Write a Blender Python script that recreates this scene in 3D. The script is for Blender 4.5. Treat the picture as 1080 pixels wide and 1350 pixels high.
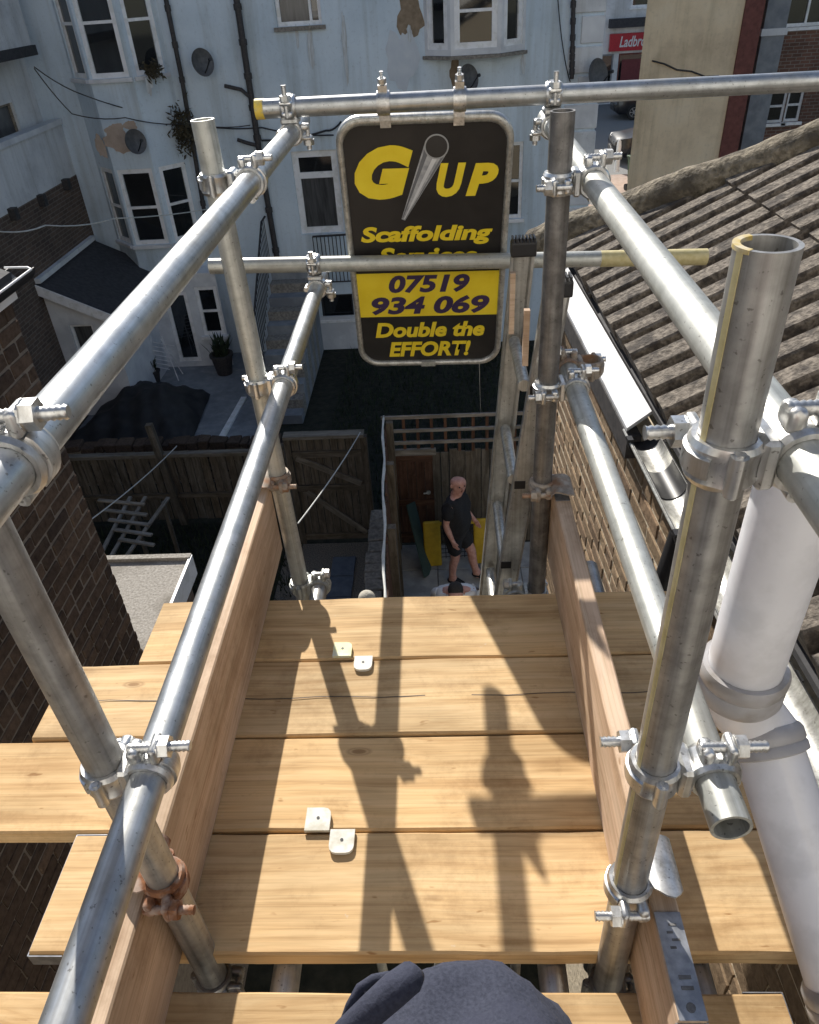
import bpy, bmesh, math, random
from mathutils import Vector, Matrix
rnd = random.Random(7)
V = Vector
# ------------------------------------------------------------------ clear
for o in list(bpy.data.objects): bpy.data.objects.remove(o)
S = bpy.context.scene
COL = S.collection
# ------------------------------------------------------------------ camera
CAM_H = 1.3226
FPX = 981.6
RT = V((0.9982826, 0.0232737, -0.0537597)); UP = V((0.0298015, 0.5883095, 0.8080865)); FW = V((-0.0504345, 0.8083009, -0.5866055))
cd = bpy.data.cameras.new('camera'); cam = bpy.data.objects.new('camera', cd); COL.objects.link(cam)
cd.sensor_fit = 'HORIZONTAL'; cd.sensor_width = 36; cd.lens = FPX / 1080 * 36
cd.clip_start = 0.02; cd.clip_end = 500
cam.matrix_world = Matrix(((RT.x, UP.x, -FW.x, 0), (RT.y, UP.y, -FW.y, 0), (RT.z, UP.z, -FW.z, CAM_H), (0, 0, 0, 1)))
S.camera = cam
# ------------------------------------------------------------------ light
KX, KY = 0.50, 1.39            # shadow run per metre of height (east, towards camera)
SUN_EL = math.atan(1 / math.hypot(KX, KY)); SUN_ROT = math.atan2(-KX, KY)
w = bpy.data.worlds.new('World'); S.world = w; w.use_nodes = True
nt = w.node_tree; nt.nodes.clear()
sky = nt.nodes.new('ShaderNodeTexSky'); sky.sky_type = 'NISHITA'; sky.sun_disc = False
sky.sun_elevation = SUN_EL; sky.sun_rotation = SUN_ROT % (2 * math.pi)
sky.air_density = 1.0; sky.dust_density = 1.0; sky.ozone_density = 1.0
bg = nt.nodes.new('ShaderNodeBackground'); bg.inputs[1].default_value = 0.088
wo = nt.nodes.new('ShaderNodeOutputWorld')
nt.links.new(sky.outputs[0], bg.inputs[0]); nt.links.new(bg.outputs[0], wo.inputs[0])
sl = bpy.data.lights.new('sun', 'SUN'); sl.energy = 5.0; sl.angle = math.radians(0.5); sl.color = (1.0, 0.95, 0.87)
so = bpy.data.objects.new('sun', sl); COL.objects.link(so)
so.rotation_euler = V((KX, -KY, -1)).to_track_quat('-Z', 'Y').to_euler()
so.location = (-5, 14, 12)
S.render.engine = 'CYCLES'
S.view_settings.view_transform = 'Standard'; S.view_settings.look = 'None'
S.view_settings.exposure = 0.47; S.view_settings.gamma = 1
S.render.resolution_x = 819; S.render.resolution_y = 1024

# ------------------------------------------------------------------ survey helpers: photo pixel -> place in the world at a known plane
CAMP = V((0, 0, CAM_H))
def ray(x, y): return RT * ((x - 540) / FPX) + UP * (-(y - 675) / FPX) + FW
def onz(x, y, z=0.0):
    r = ray(x, y); return CAMP + r * ((z - CAM_H) / r.z)
def ony(x, y, Y):
    r = ray(x, y); return CAMP + r * (Y / r.y)
def onx(x, y, X):
    r = ray(x, y); return CAMP + r * (X / r.x)
def onplane(x, y, p, n):
    r = ray(x, y); return CAMP + r * ((p - CAMP).dot(n) / r.dot(n))

# ------------------------------------------------------------------ object helpers
def link(o, parent=None):
    COL.objects.link(o)
    if parent is not None: o.parent = parent
    return o
def tag(o, label=None, cat=None, group=None, kind=None):
    if label: o['label'] = label
    if cat: o['category'] = cat
    if group: o['group'] = group
    if kind: o['kind'] = kind
    return o
def thing(name, label, cat, loc=(0, 0, 0), rot=None, group=None):
    o = bpy.data.objects.new(name, None); link(o); o.empty_display_size = .1
    o.location = loc
    if rot is not None:
        o.rotation_euler = rot
    return tag(o, label, cat, group)
def bm_mesh(bm, name, mat=None, smooth=False):
    bmesh.ops.recalc_face_normals(bm, faces=bm.faces)
    me = bpy.data.meshes.new(name); bm.to_mesh(me); bm.free()
    if mat: me.materials.append(mat)
    if smooth: shade(me)
    return me
def shade(me, ang=40):
    me.polygons.foreach_set('use_smooth', [True] * len(me.polygons))
    try: me.set_sharp_from_angle(angle=math.radians(ang))
    except Exception: pass
def obj(name, bm, mat, parent=None, smooth=False, loc=None, rot=None, ang=40):
    if isinstance(bm, bmesh.types.BMesh): me = bm_mesh(bm, name, mat, False)
    else: me = bm
    if smooth: shade(me, ang)
    o = bpy.data.objects.new(name, me); link(o, parent)
    if loc is not None: o.location = loc
    if rot is not None: o.rotation_euler = rot
    return o
def copy_tree(o, parent=None):
    c = o.copy(); COL.objects.link(c)
    if parent is not None: c.parent = parent
    for ch in list(o.children): copy_tree(ch, c)
    return c
def nb(): return bmesh.new()
def frame(axis, hint=V((0, 0, 1))):
    a = V(axis).normalized()
    h = V(hint)
    if abs(a.dot(h)) > .95: h = V((0, 1, 0))
    u = h.cross(a).normalized(); v = a.cross(u)
    return u, v, a
def box(bm, c, s, m=None, jit=0):
    c = V(c); hx, hy, hz = s[0] / 2, s[1] / 2, s[2] / 2
    vs = []
    for z in (-hz, hz):
        for y in (-hy, hy):
            for x in (-hx, hx):
                p = V((x, y, z))
                if jit: p += V((rnd.uniform(-jit, jit), rnd.uniform(-jit, jit), rnd.uniform(-jit, jit)))
                if m is not None: p = m @ p
                vs.append(bm.verts.new(c + p))
    for f in ((0, 2, 3, 1), (4, 5, 7, 6), (0, 1, 5, 4), (2, 6, 7, 3), (0, 4, 6, 2), (1, 3, 7, 5)):
        bm.faces.new([vs[i] for i in f])
    return vs
def boxb(bm, lo, hi):
    lo, hi = V(lo), V(hi); return box(bm, (lo + hi) / 2, hi - lo)
def bevel(bm, w, seg=2):
    bmesh.ops.bevel(bm, geom=list(bm.edges), offset=w, segments=seg, affect='EDGES', profile=.6)
    return bm
def cyl(bm, p0, p1, r, seg=16, r2=None, caps=True):
    p0, p1 = V(p0), V(p1); u, v, a = frame(p1 - p0); r2 = r if r2 is None else r2
    A = [bm.verts.new(p0 + (u * math.cos(t) + v * math.sin(t)) * r) for t in [2 * math.pi * i / seg for i in range(seg)]]
    B = [bm.verts.new(p1 + (u * math.cos(t) + v * math.sin(t)) * r2) for t in [2 * math.pi * i / seg for i in range(seg)]]
    for i in range(seg):
        j = (i + 1) % seg; bm.faces.new((A[i], A[j], B[j], B[i]))
    if caps: bm.faces.new(A[::-1]); bm.faces.new(B)
def hollow(bm, p0, p1, ro, ri, seg=32):
    p0, p1 = V(p0), V(p1); u, v, a = frame(p1 - p0)
    def ringv(p, r): return [bm.verts.new(p + (u * math.cos(2 * math.pi * i / seg) + v * math.sin(2 * math.pi * i / seg)) * r) for i in range(seg)]
    R = [ringv(p0, ro), ringv(p1, ro), ringv(p1, ri), ringv(p0, ri)]
    for k in range(4):
        A, B = R[k], R[(k + 1) % 4]
        for i in range(seg):
            j = (i + 1) % seg; bm.faces.new((A[i], A[j], B[j], B[i]))
def lathe(bm, p, axis, prof, seg=24, closed=True, a0=0, a1=2 * math.pi, hint=V((0, 0, 1))):
    """prof: list of (radius, offset along axis) closed loop"""
    u, v, a = frame(axis, hint); p = V(p)
    full = abs(a1 - a0 - 2 * math.pi) < 1e-4
    n = seg if full else seg + 1
    R = []
    for i in range(n):
        t = a0 + (a1 - a0) * i / seg
        d = u * math.cos(t) + v * math.sin(t)
        R.append([bm.verts.new(p + d * r + a * h) for r, h in prof])
    m = len(prof)
    for i in range(n if full else n - 1):
        A, B = R[i], R[(i + 1) % n]
        for k in range(m if closed else m - 1):
            l = (k + 1) % m; bm.faces.new((A[k], A[l], B[l], B[k]))
    if not full and closed:
        bm.faces.new(R[0]); bm.faces.new(R[-1][::-1])
def tubepath(bm, pts, r, seg=8, caps=True):
    pts = [V(p) for p in pts]; rings = []
    u = None
    for i, p in enumerate(pts):
        t = (pts[min(i + 1, len(pts) - 1)] - pts[max(i - 1, 0)]).normalized()
        if u is None: u, v, _ = frame(t)
        else:
            u = (u - t * u.dot(t)).normalized()
        v = t.cross(u)
        rr = r[i] if isinstance(r, (list, tuple)) else r
        rings.append([bm.verts.new(p + (u * math.cos(2 * math.pi * k / seg) + v * math.sin(2 * math.pi * k / seg)) * rr) for k in range(seg)])
    for A, B in zip(rings, rings[1:]):
        for k in range(seg):
            l = (k + 1) % seg; bm.faces.new((A[k], A[l], B[l], B[k]))
    if caps: bm.faces.new(rings[0][::-1]); bm.faces.new(rings[-1])
def poly_prism(bm, pts, d):
    """pts: list of 3D points (planar), extruded by vector d"""
    d = V(d); A = [bm.verts.new(V(p)) for p in pts]; B = [bm.verts.new(V(p) + d) for p in pts]
    n = len(pts); bm.faces.new(A[::-1]); bm.faces.new(B)
    for i in range(n):
        j = (i + 1) % n; bm.faces.new((A[i], A[j], B[j], B[i]))
def quad(bm, a, b, c, d): bm.faces.new([bm.verts.new(V(p)) for p in (a, b, c, d)])
def sag(p0, p1, drop, n=14):
    p0, p1 = V(p0), V(p1); return [p0.lerp(p1, i / n) - V((0, 0, drop * 4 * (i / n) * (1 - i / n))) for i in range(n + 1)]

# ------------------------------------------------------------------ materials
def newmat(name):
    m = bpy.data.materials.new(name); m.use_nodes = True
    nt = m.node_tree; b = nt.nodes['Principled BSDF']; return m, nt, b
def N(nt, t, **kw):
    n = nt.nodes.new(t)
    for k, v in kw.items(): setattr(n, k, v)
    return n
def ramp(nt, stops, interp='LINEAR'):
    r = N(nt, 'ShaderNodeValToRGB'); r.color_ramp.interpolation = interp
    e = r.color_ramp.elements
    while len(e) < len(stops): e.new(.5)
    for el, (p, c) in zip(e, stops): el.position = p; el.color = (*c, 1) if len(c) == 3 else c
    return r
def mixc(nt, fac, a, b, mode='MIX'):
    m = N(nt, 'ShaderNodeMix', data_type='RGBA', blend_type=mode)
    L = nt.links
    def put(s, v):
        if hasattr(v, 'is_linked') or isinstance(v, bpy.types.NodeSocket): L.new(v, s)
        elif isinstance(v, (int, float)): s.default_value = v
        else: s.default_value = (*v, 1) if len(v) == 3 else v
    put(m.inputs[0], fac); put(m.inputs[6], a); put(m.inputs[7], b)
    return m.outputs[2]
def coords(nt, scale=(1, 1, 1), rand=True, space='Object'):
    tc = N(nt, 'ShaderNodeTexCoord'); mp = N(nt, 'ShaderNodeMapping'); mp.inputs['Scale'].default_value = scale
    if rand:
        oi = N(nt, 'ShaderNodeObjectInfo'); ml = N(nt, 'ShaderNodeVectorMath', operation='SCALE'); ad = N(nt, 'ShaderNodeVectorMath', operation='ADD')
        ml.inputs[0].default_value = (37.1, 17.3, 53.7); nt.links.new(oi.outputs['Random'], ml.inputs['Scale'])
        nt.links.new(tc.outputs[space], ad.inputs[0]); nt.links.new(ml.outputs[0], ad.inputs[1]); nt.links.new(ad.outputs[0], mp.inputs[0])
    else: nt.links.new(tc.outputs[space], mp.inputs[0])
    return mp.outputs[0]
def noise(nt, vec, scale, detail=4, rough=.55, dist=0):
    n = N(nt, 'ShaderNodeTexNoise'); n.inputs['Scale'].default_value = scale; n.inputs['Detail'].default_value = detail
    n.inputs['Roughness'].default_value = rough; n.inputs['Distortion'].default_value = dist
    nt.links.new(vec, n.inputs['Vector']); return n.outputs['Fac']
def bump(nt, b, h, strength=.3, dist=.01):
    n = N(nt, 'ShaderNodeBump'); n.inputs['Strength'].default_value = strength; n.inputs['Distance'].default_value = dist
    nt.links.new(h, n.inputs['Height']); nt.links.new(n.outputs[0], b.inputs['Normal'])
def mottled(name, c1, c2, scale=8, rough=.8, metal=0, bmp=.2, bdist=.005, detail=5, rand=True, stretch=(1, 1, 1), c3=None, scale3=2, p=(.35, .65), spec=None, space='Object', coat=0):
    m, nt, b = newmat(name)
    v = coords(nt, stretch, rand, space)
    f = noise(nt, v, scale, detail)
    r = ramp(nt, [(p[0], c1), (p[1], c2)]); nt.links.new(f, r.inputs[0])
    out = r.outputs[0]
    if c3:
        f3 = noise(nt, v, scale3, 4, .6)
        r3 = ramp(nt, [(.48, (0, 0, 0)), (.62, (1, 1, 1))]); nt.links.new(f3, r3.inputs[0])
        out = mixc(nt, r3.outputs[0], out, c3)
    nt.links.new(out, b.inputs['Base Color'])
    b.inputs['Roughness'].default_value = rough; b.inputs['Metallic'].default_value = metal
    if spec is not None: b.inputs['Specular IOR Level'].default_value = spec
    if coat: b.inputs['Coat Weight'].default_value = coat
    if bmp: bump(nt, b, f, bmp, bdist)
    return m
def plain(name, c, rough=.6, metal=0, spec=None):
    return mottled(name, tuple(x * .88 for x in c), tuple(min(1, x * 1.1) for x in c), 12, rough, metal, .08, .002, spec=spec)
def wood(name, c1, c2, c3, rough=.75, knots=True, grain=1.0, stripe=None):
    """grain runs along local X"""
    m, nt, b = newmat(name); L = nt.links
    v = coords(nt, (1, 1, 1))
    warp = noise(nt, v, 1.6, 2)
    mp = N(nt, 'ShaderNodeMapping'); mp.inputs['Scale'].default_value = (.8, 42 * grain, 42 * grain); L.new(v, mp.inputs[0])
    wv = N(nt, 'ShaderNodeVectorMath', operation='ADD'); cs = N(nt, 'ShaderNodeCombineXYZ')
    mw = N(nt, 'ShaderNodeMath', operation='MULTIPLY'); mw.inputs[1].default_value = 4.2; L.new(warp, mw.inputs[0])
    L.new(mw.outputs[0], cs.inputs[1]); L.new(mw.outputs[0], cs.inputs[2]); L.new(mp.outputs[0], wv.inputs[0]); L.new(cs.outputs[0], wv.inputs[1])
    g = noise(nt, wv.outputs[0], 1.0, 6, .62, .4)
    r = ramp(nt, [(.28, c3), (.46, c1), (.62, c2), (.8, c1)]); L.new(g, r.inputs[0])
    mp2 = N(nt, 'ShaderNodeMapping'); mp2.inputs['Scale'].default_value = (2.2, 7, 7); L.new(v, mp2.inputs[0])
    big = noise(nt, mp2.outputs[0], 1.0, 4, .6)
    rb = ramp(nt, [(.35, (.72, .70, .66)), (.55, (1, 1, 1)), (.75, (1.12, 1.08, 1.0))]); L.new(big, rb.inputs[0])
    out = mixc(nt, 1.0, r.outputs[0], rb.outputs[0], 'MULTIPLY')
    oi = N(nt, 'ShaderNodeObjectInfo'); ro = ramp(nt, [(0, (.82, .78, .74)), (.4, (1, 1, 1)), (.7, (.92, .90, .90)), (1, (1.06, .98, .88))]); L.new(oi.outputs['Random'], ro.inputs[0])
    out = mixc(nt, 1.0, out, ro.outputs[0], 'MULTIPLY')
    mf = N(nt, 'ShaderNodeMapping'); mf.inputs['Scale'].default_value = (3.0, 190, 190); L.new(v, mf.inputs[0])
    ff = noise(nt, mf.outputs[0], 1.0, 3, .6); rfi = ramp(nt, [(.30, (.80, .77, .72)), (.52, (1, 1, 1)), (.75, (1.06, 1.06, 1.06))]); L.new(ff, rfi.inputs[0])
    out = mixc(nt, 1.0, out, rfi.outputs[0], 'MULTIPLY')
    ms = N(nt, 'ShaderNodeMapping'); ms.inputs['Scale'].default_value = (22, 75, 75); L.new(v, ms.inputs[0])
    fs = noise(nt, ms.outputs[0], 1.0, 2, .5); rs = ramp(nt, [(.70, (1, 1, 1)), (.78, (.62, .52, .42))]); L.new(fs, rs.inputs[0])
    out = mixc(nt, 1.0, out, rs.outputs[0], 'MULTIPLY')
    if knots:
        mk = N(nt, 'ShaderNodeMapping'); mk.inputs['Scale'].default_value = (4.2, 11, 11); L.new(v, mk.inputs[0])
        vo = N(nt, 'ShaderNodeTexVoronoi'); vo.inputs['Scale'].default_value = 1.0; vo.inputs['Randomness'].default_value = 1; L.new(mk.outputs[0], vo.inputs['Vector'])
        rk = ramp(nt, [(.0, (.9, .9, .9)), (.055, (.8, .8, .8)), (.075, (.25, .25, .25)), (.095, (.5, .5, .5)), (.13, (0, 0, 0))]); L.new(vo.outputs['Distance'], rk.inputs[0])
        gate = N(nt, 'ShaderNodeSeparateColor'); L.new(vo.outputs['Color'], gate.inputs[0])
        gt = N(nt, 'ShaderNodeMath', operation='GREATER_THAN'); gt.inputs[1].default_value = .45; L.new(gate.outputs[0], gt.inputs[0])
        mm = N(nt, 'ShaderNodeMath', operation='MULTIPLY'); L.new(rk.outputs[0], mm.inputs[0]); L.new(gt.outputs[0], mm.inputs[1])
        out = mixc(nt, mm.outputs[0], out, (c3[0] * .52, c3[1] * .45, c3[2] * .40))
    # grime
    gr = noise(nt, v, 5.0, 7, .75); rg = ramp(nt, [(.50, (1, 1, 1)), (.70, (.70, .66, .62))]); L.new(gr, rg.inputs[0])
    out = mixc(nt, 1.0, out, rg.outputs[0], 'MULTIPLY')
    cem = noise(nt, v, 26.0, 5, .7); rc_ = ramp(nt, [(.70, (0, 0, 0)), (.76, (.55, .55, .55))]); L.new(cem, rc_.inputs[0])
    if knots: out = mixc(nt, rc_.outputs[0], out, (.56, .52, .46))
    L.new(out, b.inputs['Base Color']); b.inputs['Roughness'].default_value = rough; b.inputs['Specular IOR Level'].default_value = .25
    bump(nt, b, g, .35, .002)
    return m
def galv(name, c1, c2, rough=.42, metal=.85, dirt=(.3, .28, .25), dirtamt=.5):
    m, nt, b = newmat(name); L = nt.links
    v = coords(nt, (1, 1, 1))
    mp = N(nt, 'ShaderNodeMapping'); mp.inputs['Scale'].default_value = (1, 1, 1); L.new(v, mp.inputs[0])
    f = noise(nt, v, 34, 4, .6); big = noise(nt, v, 5, 5, .65); fine = noise(nt, v, 160, 2, .5)
    r = ramp(nt, [(.3, c1), (.7, c2)]); L.new(f, r.inputs[0])
    rd = ramp(nt, [(.5, (0, 0, 0)), (.75, (dirtamt,) * 3)]); L.new(big, rd.inputs[0])
    out = mixc(nt, rd.outputs[0], r.outputs[0], dirt)
    sp = ramp(nt, [(.66, (0, 0, 0)), (.72, (.6, .6, .6))]); L.new(fine, sp.inputs[0])
    out = mixc(nt, sp.outputs[0], out, (.10, .09, .08))
    mst = N(nt, 'ShaderNodeMapping'); mst.inputs['Scale'].default_value = (90, 90, 1.6); L.new(v, mst.inputs[0])
    st_ = noise(nt, mst.outputs[0], 1.0, 4, .6); rst = ramp(nt, [(.34, (.72, .71, .69)), (.55, (1, 1, 1)), (.72, (1.10, 1.10, 1.10))]); L.new(st_, rst.inputs[0])
    out = mixc(nt, 1.0, out, rst.outputs[0], 'MULTIPLY')
    mot = noise(nt, v, 11, 6, .75); rmo = ramp(nt, [(.60, (0, 0, 0)), (.70, (.5, .5, .5))]); L.new(mot, rmo.inputs[0])
    out = mixc(nt, rmo.outputs[0], out, (.50, .48, .44))
    L.new(out, b.inputs['Base Color'])
    rr = ramp(nt, [(.3, (rough - .08,) * 3), (.7, (rough + .14,) * 3)]); L.new(big, rr.inputs[0]); L.new(rr.outputs[0], b.inputs['Roughness'])
    b.inputs['Metallic'].default_value = metal
    bump(nt, b, f, .12, .002)
    return m
M = {}
M['galv'] = galv('galvanised_steel', (.40, .42, .43), (.60, .62, .63), .38)
M['galv_pale'] = galv('weathered_pale_zinc', (.40, .41, .385), (.57, .58, .545), .46, .55)
M['galv_dull'] = galv('dull_weathered_steel', (.30, .295, .285), (.48, .475, .46), .40, .7, (.20, .18, .155), .55)
M['steel_dark'] = galv('old_dark_steel', (.13, .125, .12), (.27, .26, .25), .48, .6, (.08, .06, .05), .7)
M['fitting'] = galv('bright_zinc_fitting', (.52, .53, .53), (.80, .80, .79), .34, .9, (.35, .32, .28), .5)
M['rust'] = mottled('rusty_iron', (.16, .06, .025), (.33, .15, .07), 60, .85, .25, .5, .003, c3=(.40, .30, .24), scale3=25)
M['oldclip'] = mottled('limed_old_iron', (.26, .22, .18), (.46, .41, .35), 45, .75, .35, .4, .003, c3=(.30, .17, .10), scale3=18)
M['yellow_paint'] = mottled('worn_yellow_paint', (.62, .44, .05), (.75, .56, .10), 60, .55, 0, .1, .002, c3=(.45, .40, .22), scale3=40)
M['yellow_rim'] = mottled('scuffed_yellow_paint', (.50, .37, .10), (.56, .50, .36), 90, .6, .2, .1, .002)
M['pale_yellow'] = mottled('faded_yellow_paint', (.50, .43, .21), (.60, .53, .30), 60, .6, .2, .1, .002)
M['deck'] = wood('scaffold_board_spruce', (.63, .445, .235), (.70, .52, .295), (.49, .32, .155))
M['toe'] = wood('toe_board_pine', (.62, .455, .325), (.69, .53, .39), (.50, .35, .235), knots=False, grain=.7)
M['band'] = mottled('hoop_iron_band', (.30, .31, .33), (.50, .51, .53), 50, .4, .85, .1, .001)
M['black'] = plain('black_plastic', (.018, .018, .02), .45)
M['print_black'] = plain('black_print', (.012, .011, .012), .5)
M['upvc_grey'] = mottled('grey_soil_pipe_plastic', (.70, .70, .735), (.77, .77, .80), 6, .36, 0, .03, .001, c3=(.67, .67, .695), scale3=14)
M['upvc_collar'] = mottled('grey_collar_plastic', (.36, .35, .355), (.44, .43, .435), 16, .4, 0, .05, .001, c3=(.30, .28, .26), scale3=12)
M['white'] = mottled('white_upvc', (.78, .78, .79), (.86, .86, .86), 6, .45, 0, .04, .002, c3=(.70, .70, .68), scale3=7)
M['white_board'] = mottled('scuffed_white_board', (.50, .51, .53), (.60, .61, .63), 6, .5, 0, .05, .002, c3=(.42, .42, .42), scale3=11)
M['white_paint'] = mottled('white_painted_render', (.62, .63, .65), (.74, .75, .76), 3, .85, 0, .25, .006, c3=(.54, .55, .57), scale3=1.2, rand=False)
M['glass'] = mottled('dark_window_glass', (.008, .009, .010), (.016, .018, .020), 2, .04, 0, .0, spec=1.0)
M['glass_net'] = mottled('window_glass_with_curtain', (.05, .05, .05), (.10, .10, .10), 3, .10, 0, .0, spec=.6, stretch=(6, 1, .5))

# --- render (painted wall) with stains running down
def render_mat(name, c, dark, pale, rough=.9, sc=.55):
    m, nt, b = newmat(name); L = nt.links
    v = coords(nt, (1, 1, 1), False)
    a = noise(nt, v, sc, 6, .62); bfine = noise(nt, v, 14, 6, .7)
    mp = N(nt, 'ShaderNodeMapping'); mp.inputs['Scale'].default_value = (2.2, 2.2, .16); L.new(v, mp.inputs[0])
    run = noise(nt, mp.outputs[0], 1.5, 5, .65)
    r = ramp(nt, [(.36, dark), (.52, c), (.72, pale)]); L.new(a, r.inputs[0])
    rr = ramp(nt, [(.30, (.78, .77, .74)), (.5, (1, 1, 1)), (.8, (1.05, 1.05, 1.05))]); L.new(run, rr.inputs[0])
    out = mixc(nt, 1.0, r.outputs[0], rr.outputs[0], 'MULTIPLY')
    rf = ramp(nt, [(.28, (.80, .80, .80)), (.45, (1, 1, 1))]); L.new(bfine, rf.inputs[0])
    out = mixc(nt, 1.0, out, rf.outputs[0], 'MULTIPLY')
    L.new(out, b.inputs['Base Color']); b.inputs['Roughness'].default_value = rough; b.inputs['Specular IOR Level'].default_value = .2
    bump(nt, b, bfine, .4, .01)
    return m
M['blue'] = render_mat('pale_blue_render', (.61, .70, .775), (.52, .61, .685), (.66, .745, .81))
M['beige'] = render_mat('weathered_beige_render', (.80, .64, .44), (.64, .50, .34), (.84, .70, .51), sc=.9)
M['white_wall'] = render_mat('dirty_white_render', (.68, .69, .70), (.54, .55, .56), (.75, .76, .76), sc=1.1)
M['cream'] = render_mat('cream_render', (.70, .68, .64), (.62, .60, .56), (.76, .74, .70))  # kept pale so the unseen rear wall bounces sun into the shade
M['brown_patch'] = mottled('bare_brown_render', (.20, .15, .10), (.30, .23, .16), 8, .95, 0, .5, .01, rand=False)
M['stain'] = mottled('rusty_damp_stain', (.44, .45, .45), (.60, .65, .68), 9, .95, 0, .2, .004, rand=False, stretch=(4, 4, .6))
M['pink_patch'] = mottled('bare_pink_render', (.42, .33, .26), (.50, .40, .33), 8, .95, 0, .5, .01, rand=False)
M['pale_patch'] = mottled('fresh_pale_render', (.52, .57, .63), (.60, .64, .68), 4, .9, 0, .3, .01, rand=False)
def brickmat(name, cols, mort=None):
    m, nt, b = newmat(name); L = nt.links
    v = coords(nt, (1, 1, 1)); oi = N(nt, 'ShaderNodeObjectInfo')
    r = ramp(nt, [(i / (len(cols) - 1), c) for i, c in enumerate(cols)]); L.new(oi.outputs['Random'], r.inputs[0])
    f = noise(nt, v, 30, 6, .7); rf = ramp(nt, [(.3, (.55, .52, .5)), (.6, (1.1, 1.08, 1.05))]); L.new(f, rf.inputs[0])
    out = mixc(nt, 1.0, r.outputs[0], rf.outputs[0], 'MULTIPLY')
    L.new(out, b.inputs['Base Color']); b.inputs['Roughness'].default_value = .95; b.inputs['Specular IOR Level'].default_value = .15
    bump(nt, b, f, .6, .008)
    return m
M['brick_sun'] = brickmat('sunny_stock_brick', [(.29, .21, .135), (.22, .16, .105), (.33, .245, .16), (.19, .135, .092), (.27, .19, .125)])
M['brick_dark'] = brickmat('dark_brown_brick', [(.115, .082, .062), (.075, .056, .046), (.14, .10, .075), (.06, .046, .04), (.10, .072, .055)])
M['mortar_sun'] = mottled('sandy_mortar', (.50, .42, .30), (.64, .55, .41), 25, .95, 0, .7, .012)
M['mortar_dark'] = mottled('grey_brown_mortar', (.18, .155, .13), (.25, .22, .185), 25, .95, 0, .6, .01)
# brickwork far away: pieces too small to tell apart
def far_brick(name, c1, c2, mort, ax):
    m, nt, b = newmat(name); L = nt.links
    tc = N(nt, 'ShaderNodeTexCoord'); sp = N(nt, 'ShaderNodeSeparateXYZ'); cb = N(nt, 'ShaderNodeCombineXYZ')
    L.new(tc.outputs['Object'], sp.inputs[0]); L.new(sp.outputs[ax], cb.inputs[0]); L.new(sp.outputs[2], cb.inputs[1])
    bt = N(nt, 'ShaderNodeTexBrick'); bt.inputs['Scale'].default_value = 1; bt.inputs['Brick Width'].default_value = .225; bt.inputs['Row Height'].default_value = .075
    bt.inputs['Mortar Size'].default_value = .008; bt.inputs['Color1'].default_value = (*c1, 1); bt.inputs['Color2'].default_value = (*c2, 1); bt.inputs['Mortar'].default_value = (*mort, 1)
    L.new(cb.outputs[0], bt.inputs['Vector'])
    f = noise(nt, tc.outputs['Object'], 1.3, 6, .7); rf = ramp(nt, [(.3, (.6, .6, .6)), (.7, (1.15, 1.12, 1.1))]); L.new(f, rf.inputs[0])
    L.new(mixc(nt, 1.0, bt.outputs[0], rf.outputs[0], 'MULTIPLY'), b.inputs['Base Color']); b.inputs['Roughness'].default_value = .95
    bump(nt, b, bt.outputs['Fac'], -.4, .01)
    return m
M['far_brick_x'] = far_brick('far_brown_brickwork', (.15, .10, .075), (.10, .07, .055), (.20, .17, .14), 1)
M['far_brick_y'] = far_brick('far_red_brickwork', (.20, .10, .07), (.14, .075, .055), (.24, .21, .18), 0)
M['tile'] = mottled('lichen_concrete_tile', (.085, .07, .056), (.245, .21, .17), 55, .95, 0, 1.0, .012, c3=(.06, .05, .042), scale3=13)
M['tile_edge'] = mottled('moss_cement', (.12, .10, .07), (.31, .265, .195), 30, .95, 0, 1.0, .03, c3=(.085, .07, .05), scale3=7)
M['slate'] = mottled('dark_slate_roofing', (.030, .030, .034), (.055, .054, .058), 14, .8, 0, .4, .01)
M['felt'] = mottled('mineral_roofing_felt', (.24, .22, .19), (.40, .37, .33), 45, .95, 0, .8, .01, c3=(.20, .18, .15), scale3=1.7)
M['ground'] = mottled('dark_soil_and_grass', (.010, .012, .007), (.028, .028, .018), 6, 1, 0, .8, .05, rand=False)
M['gravel'] = mottled('gravel', (.10, .085, .07), (.30, .26, .21), 60, 1, 0, 1.0, .03, rand=False)
M['concrete'] = mottled('grey_concrete_patio', (.20, .215, .235), (.28, .295, .31), 5, .9, 0, .4, .01, rand=False, c3=(.17, .18, .20), scale3=1.3)
M['slab'] = mottled('pale_paving_slab', (.33, .33, .32), (.43, .43, .41), 9, .9, 0, .3, .006, c3=(.28, .28, .27), scale3=3)
M['blue_slab'] = mottled('blue_grey_slab', (.075, .09, .115), (.11, .13, .16), 9, .8, 0, .3, .006)
M['asphalt'] = mottled('asphalt', (.16, .16, .155), (.24, .24, .23), 30, .95, 0, .5, .01, rand=False)
M['pavement'] = mottled('reddish_pavement', (.30, .22, .18), (.38, .30, .25), 8, .95, 0, .3, .01, rand=False)
M['fence'] = wood('weathered_fence_timber', (.115, .10, .08), (.17, .15, .125), (.07, .058, .045), knots=False, grain=.6)
M['fence_grey'] = wood('grey_fence_timber', (.17, .155, .13), (.23, .21, .18), (.11, .095, .08), knots=False, grain=.6)
M['fence_brown'] = wood('brown_stained_timber', (.105, .055, .036), (.15, .082, .055), (.06, .03, .02), knots=False, grain=.6)
M['rail_wood'] = wood('grey_silvered_timber', (.26, .24, .21), (.36, .335, .30), (.17, .15, .13), knots=False, grain=.6)
M['stone'] = mottled('rubble_stone', (.16, .145, .125), (.30, .275, .24), 20, .95, 0, .7, .02)
M['iron'] = plain('black_painted_iron', (.02, .02, .022), .5)
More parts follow.
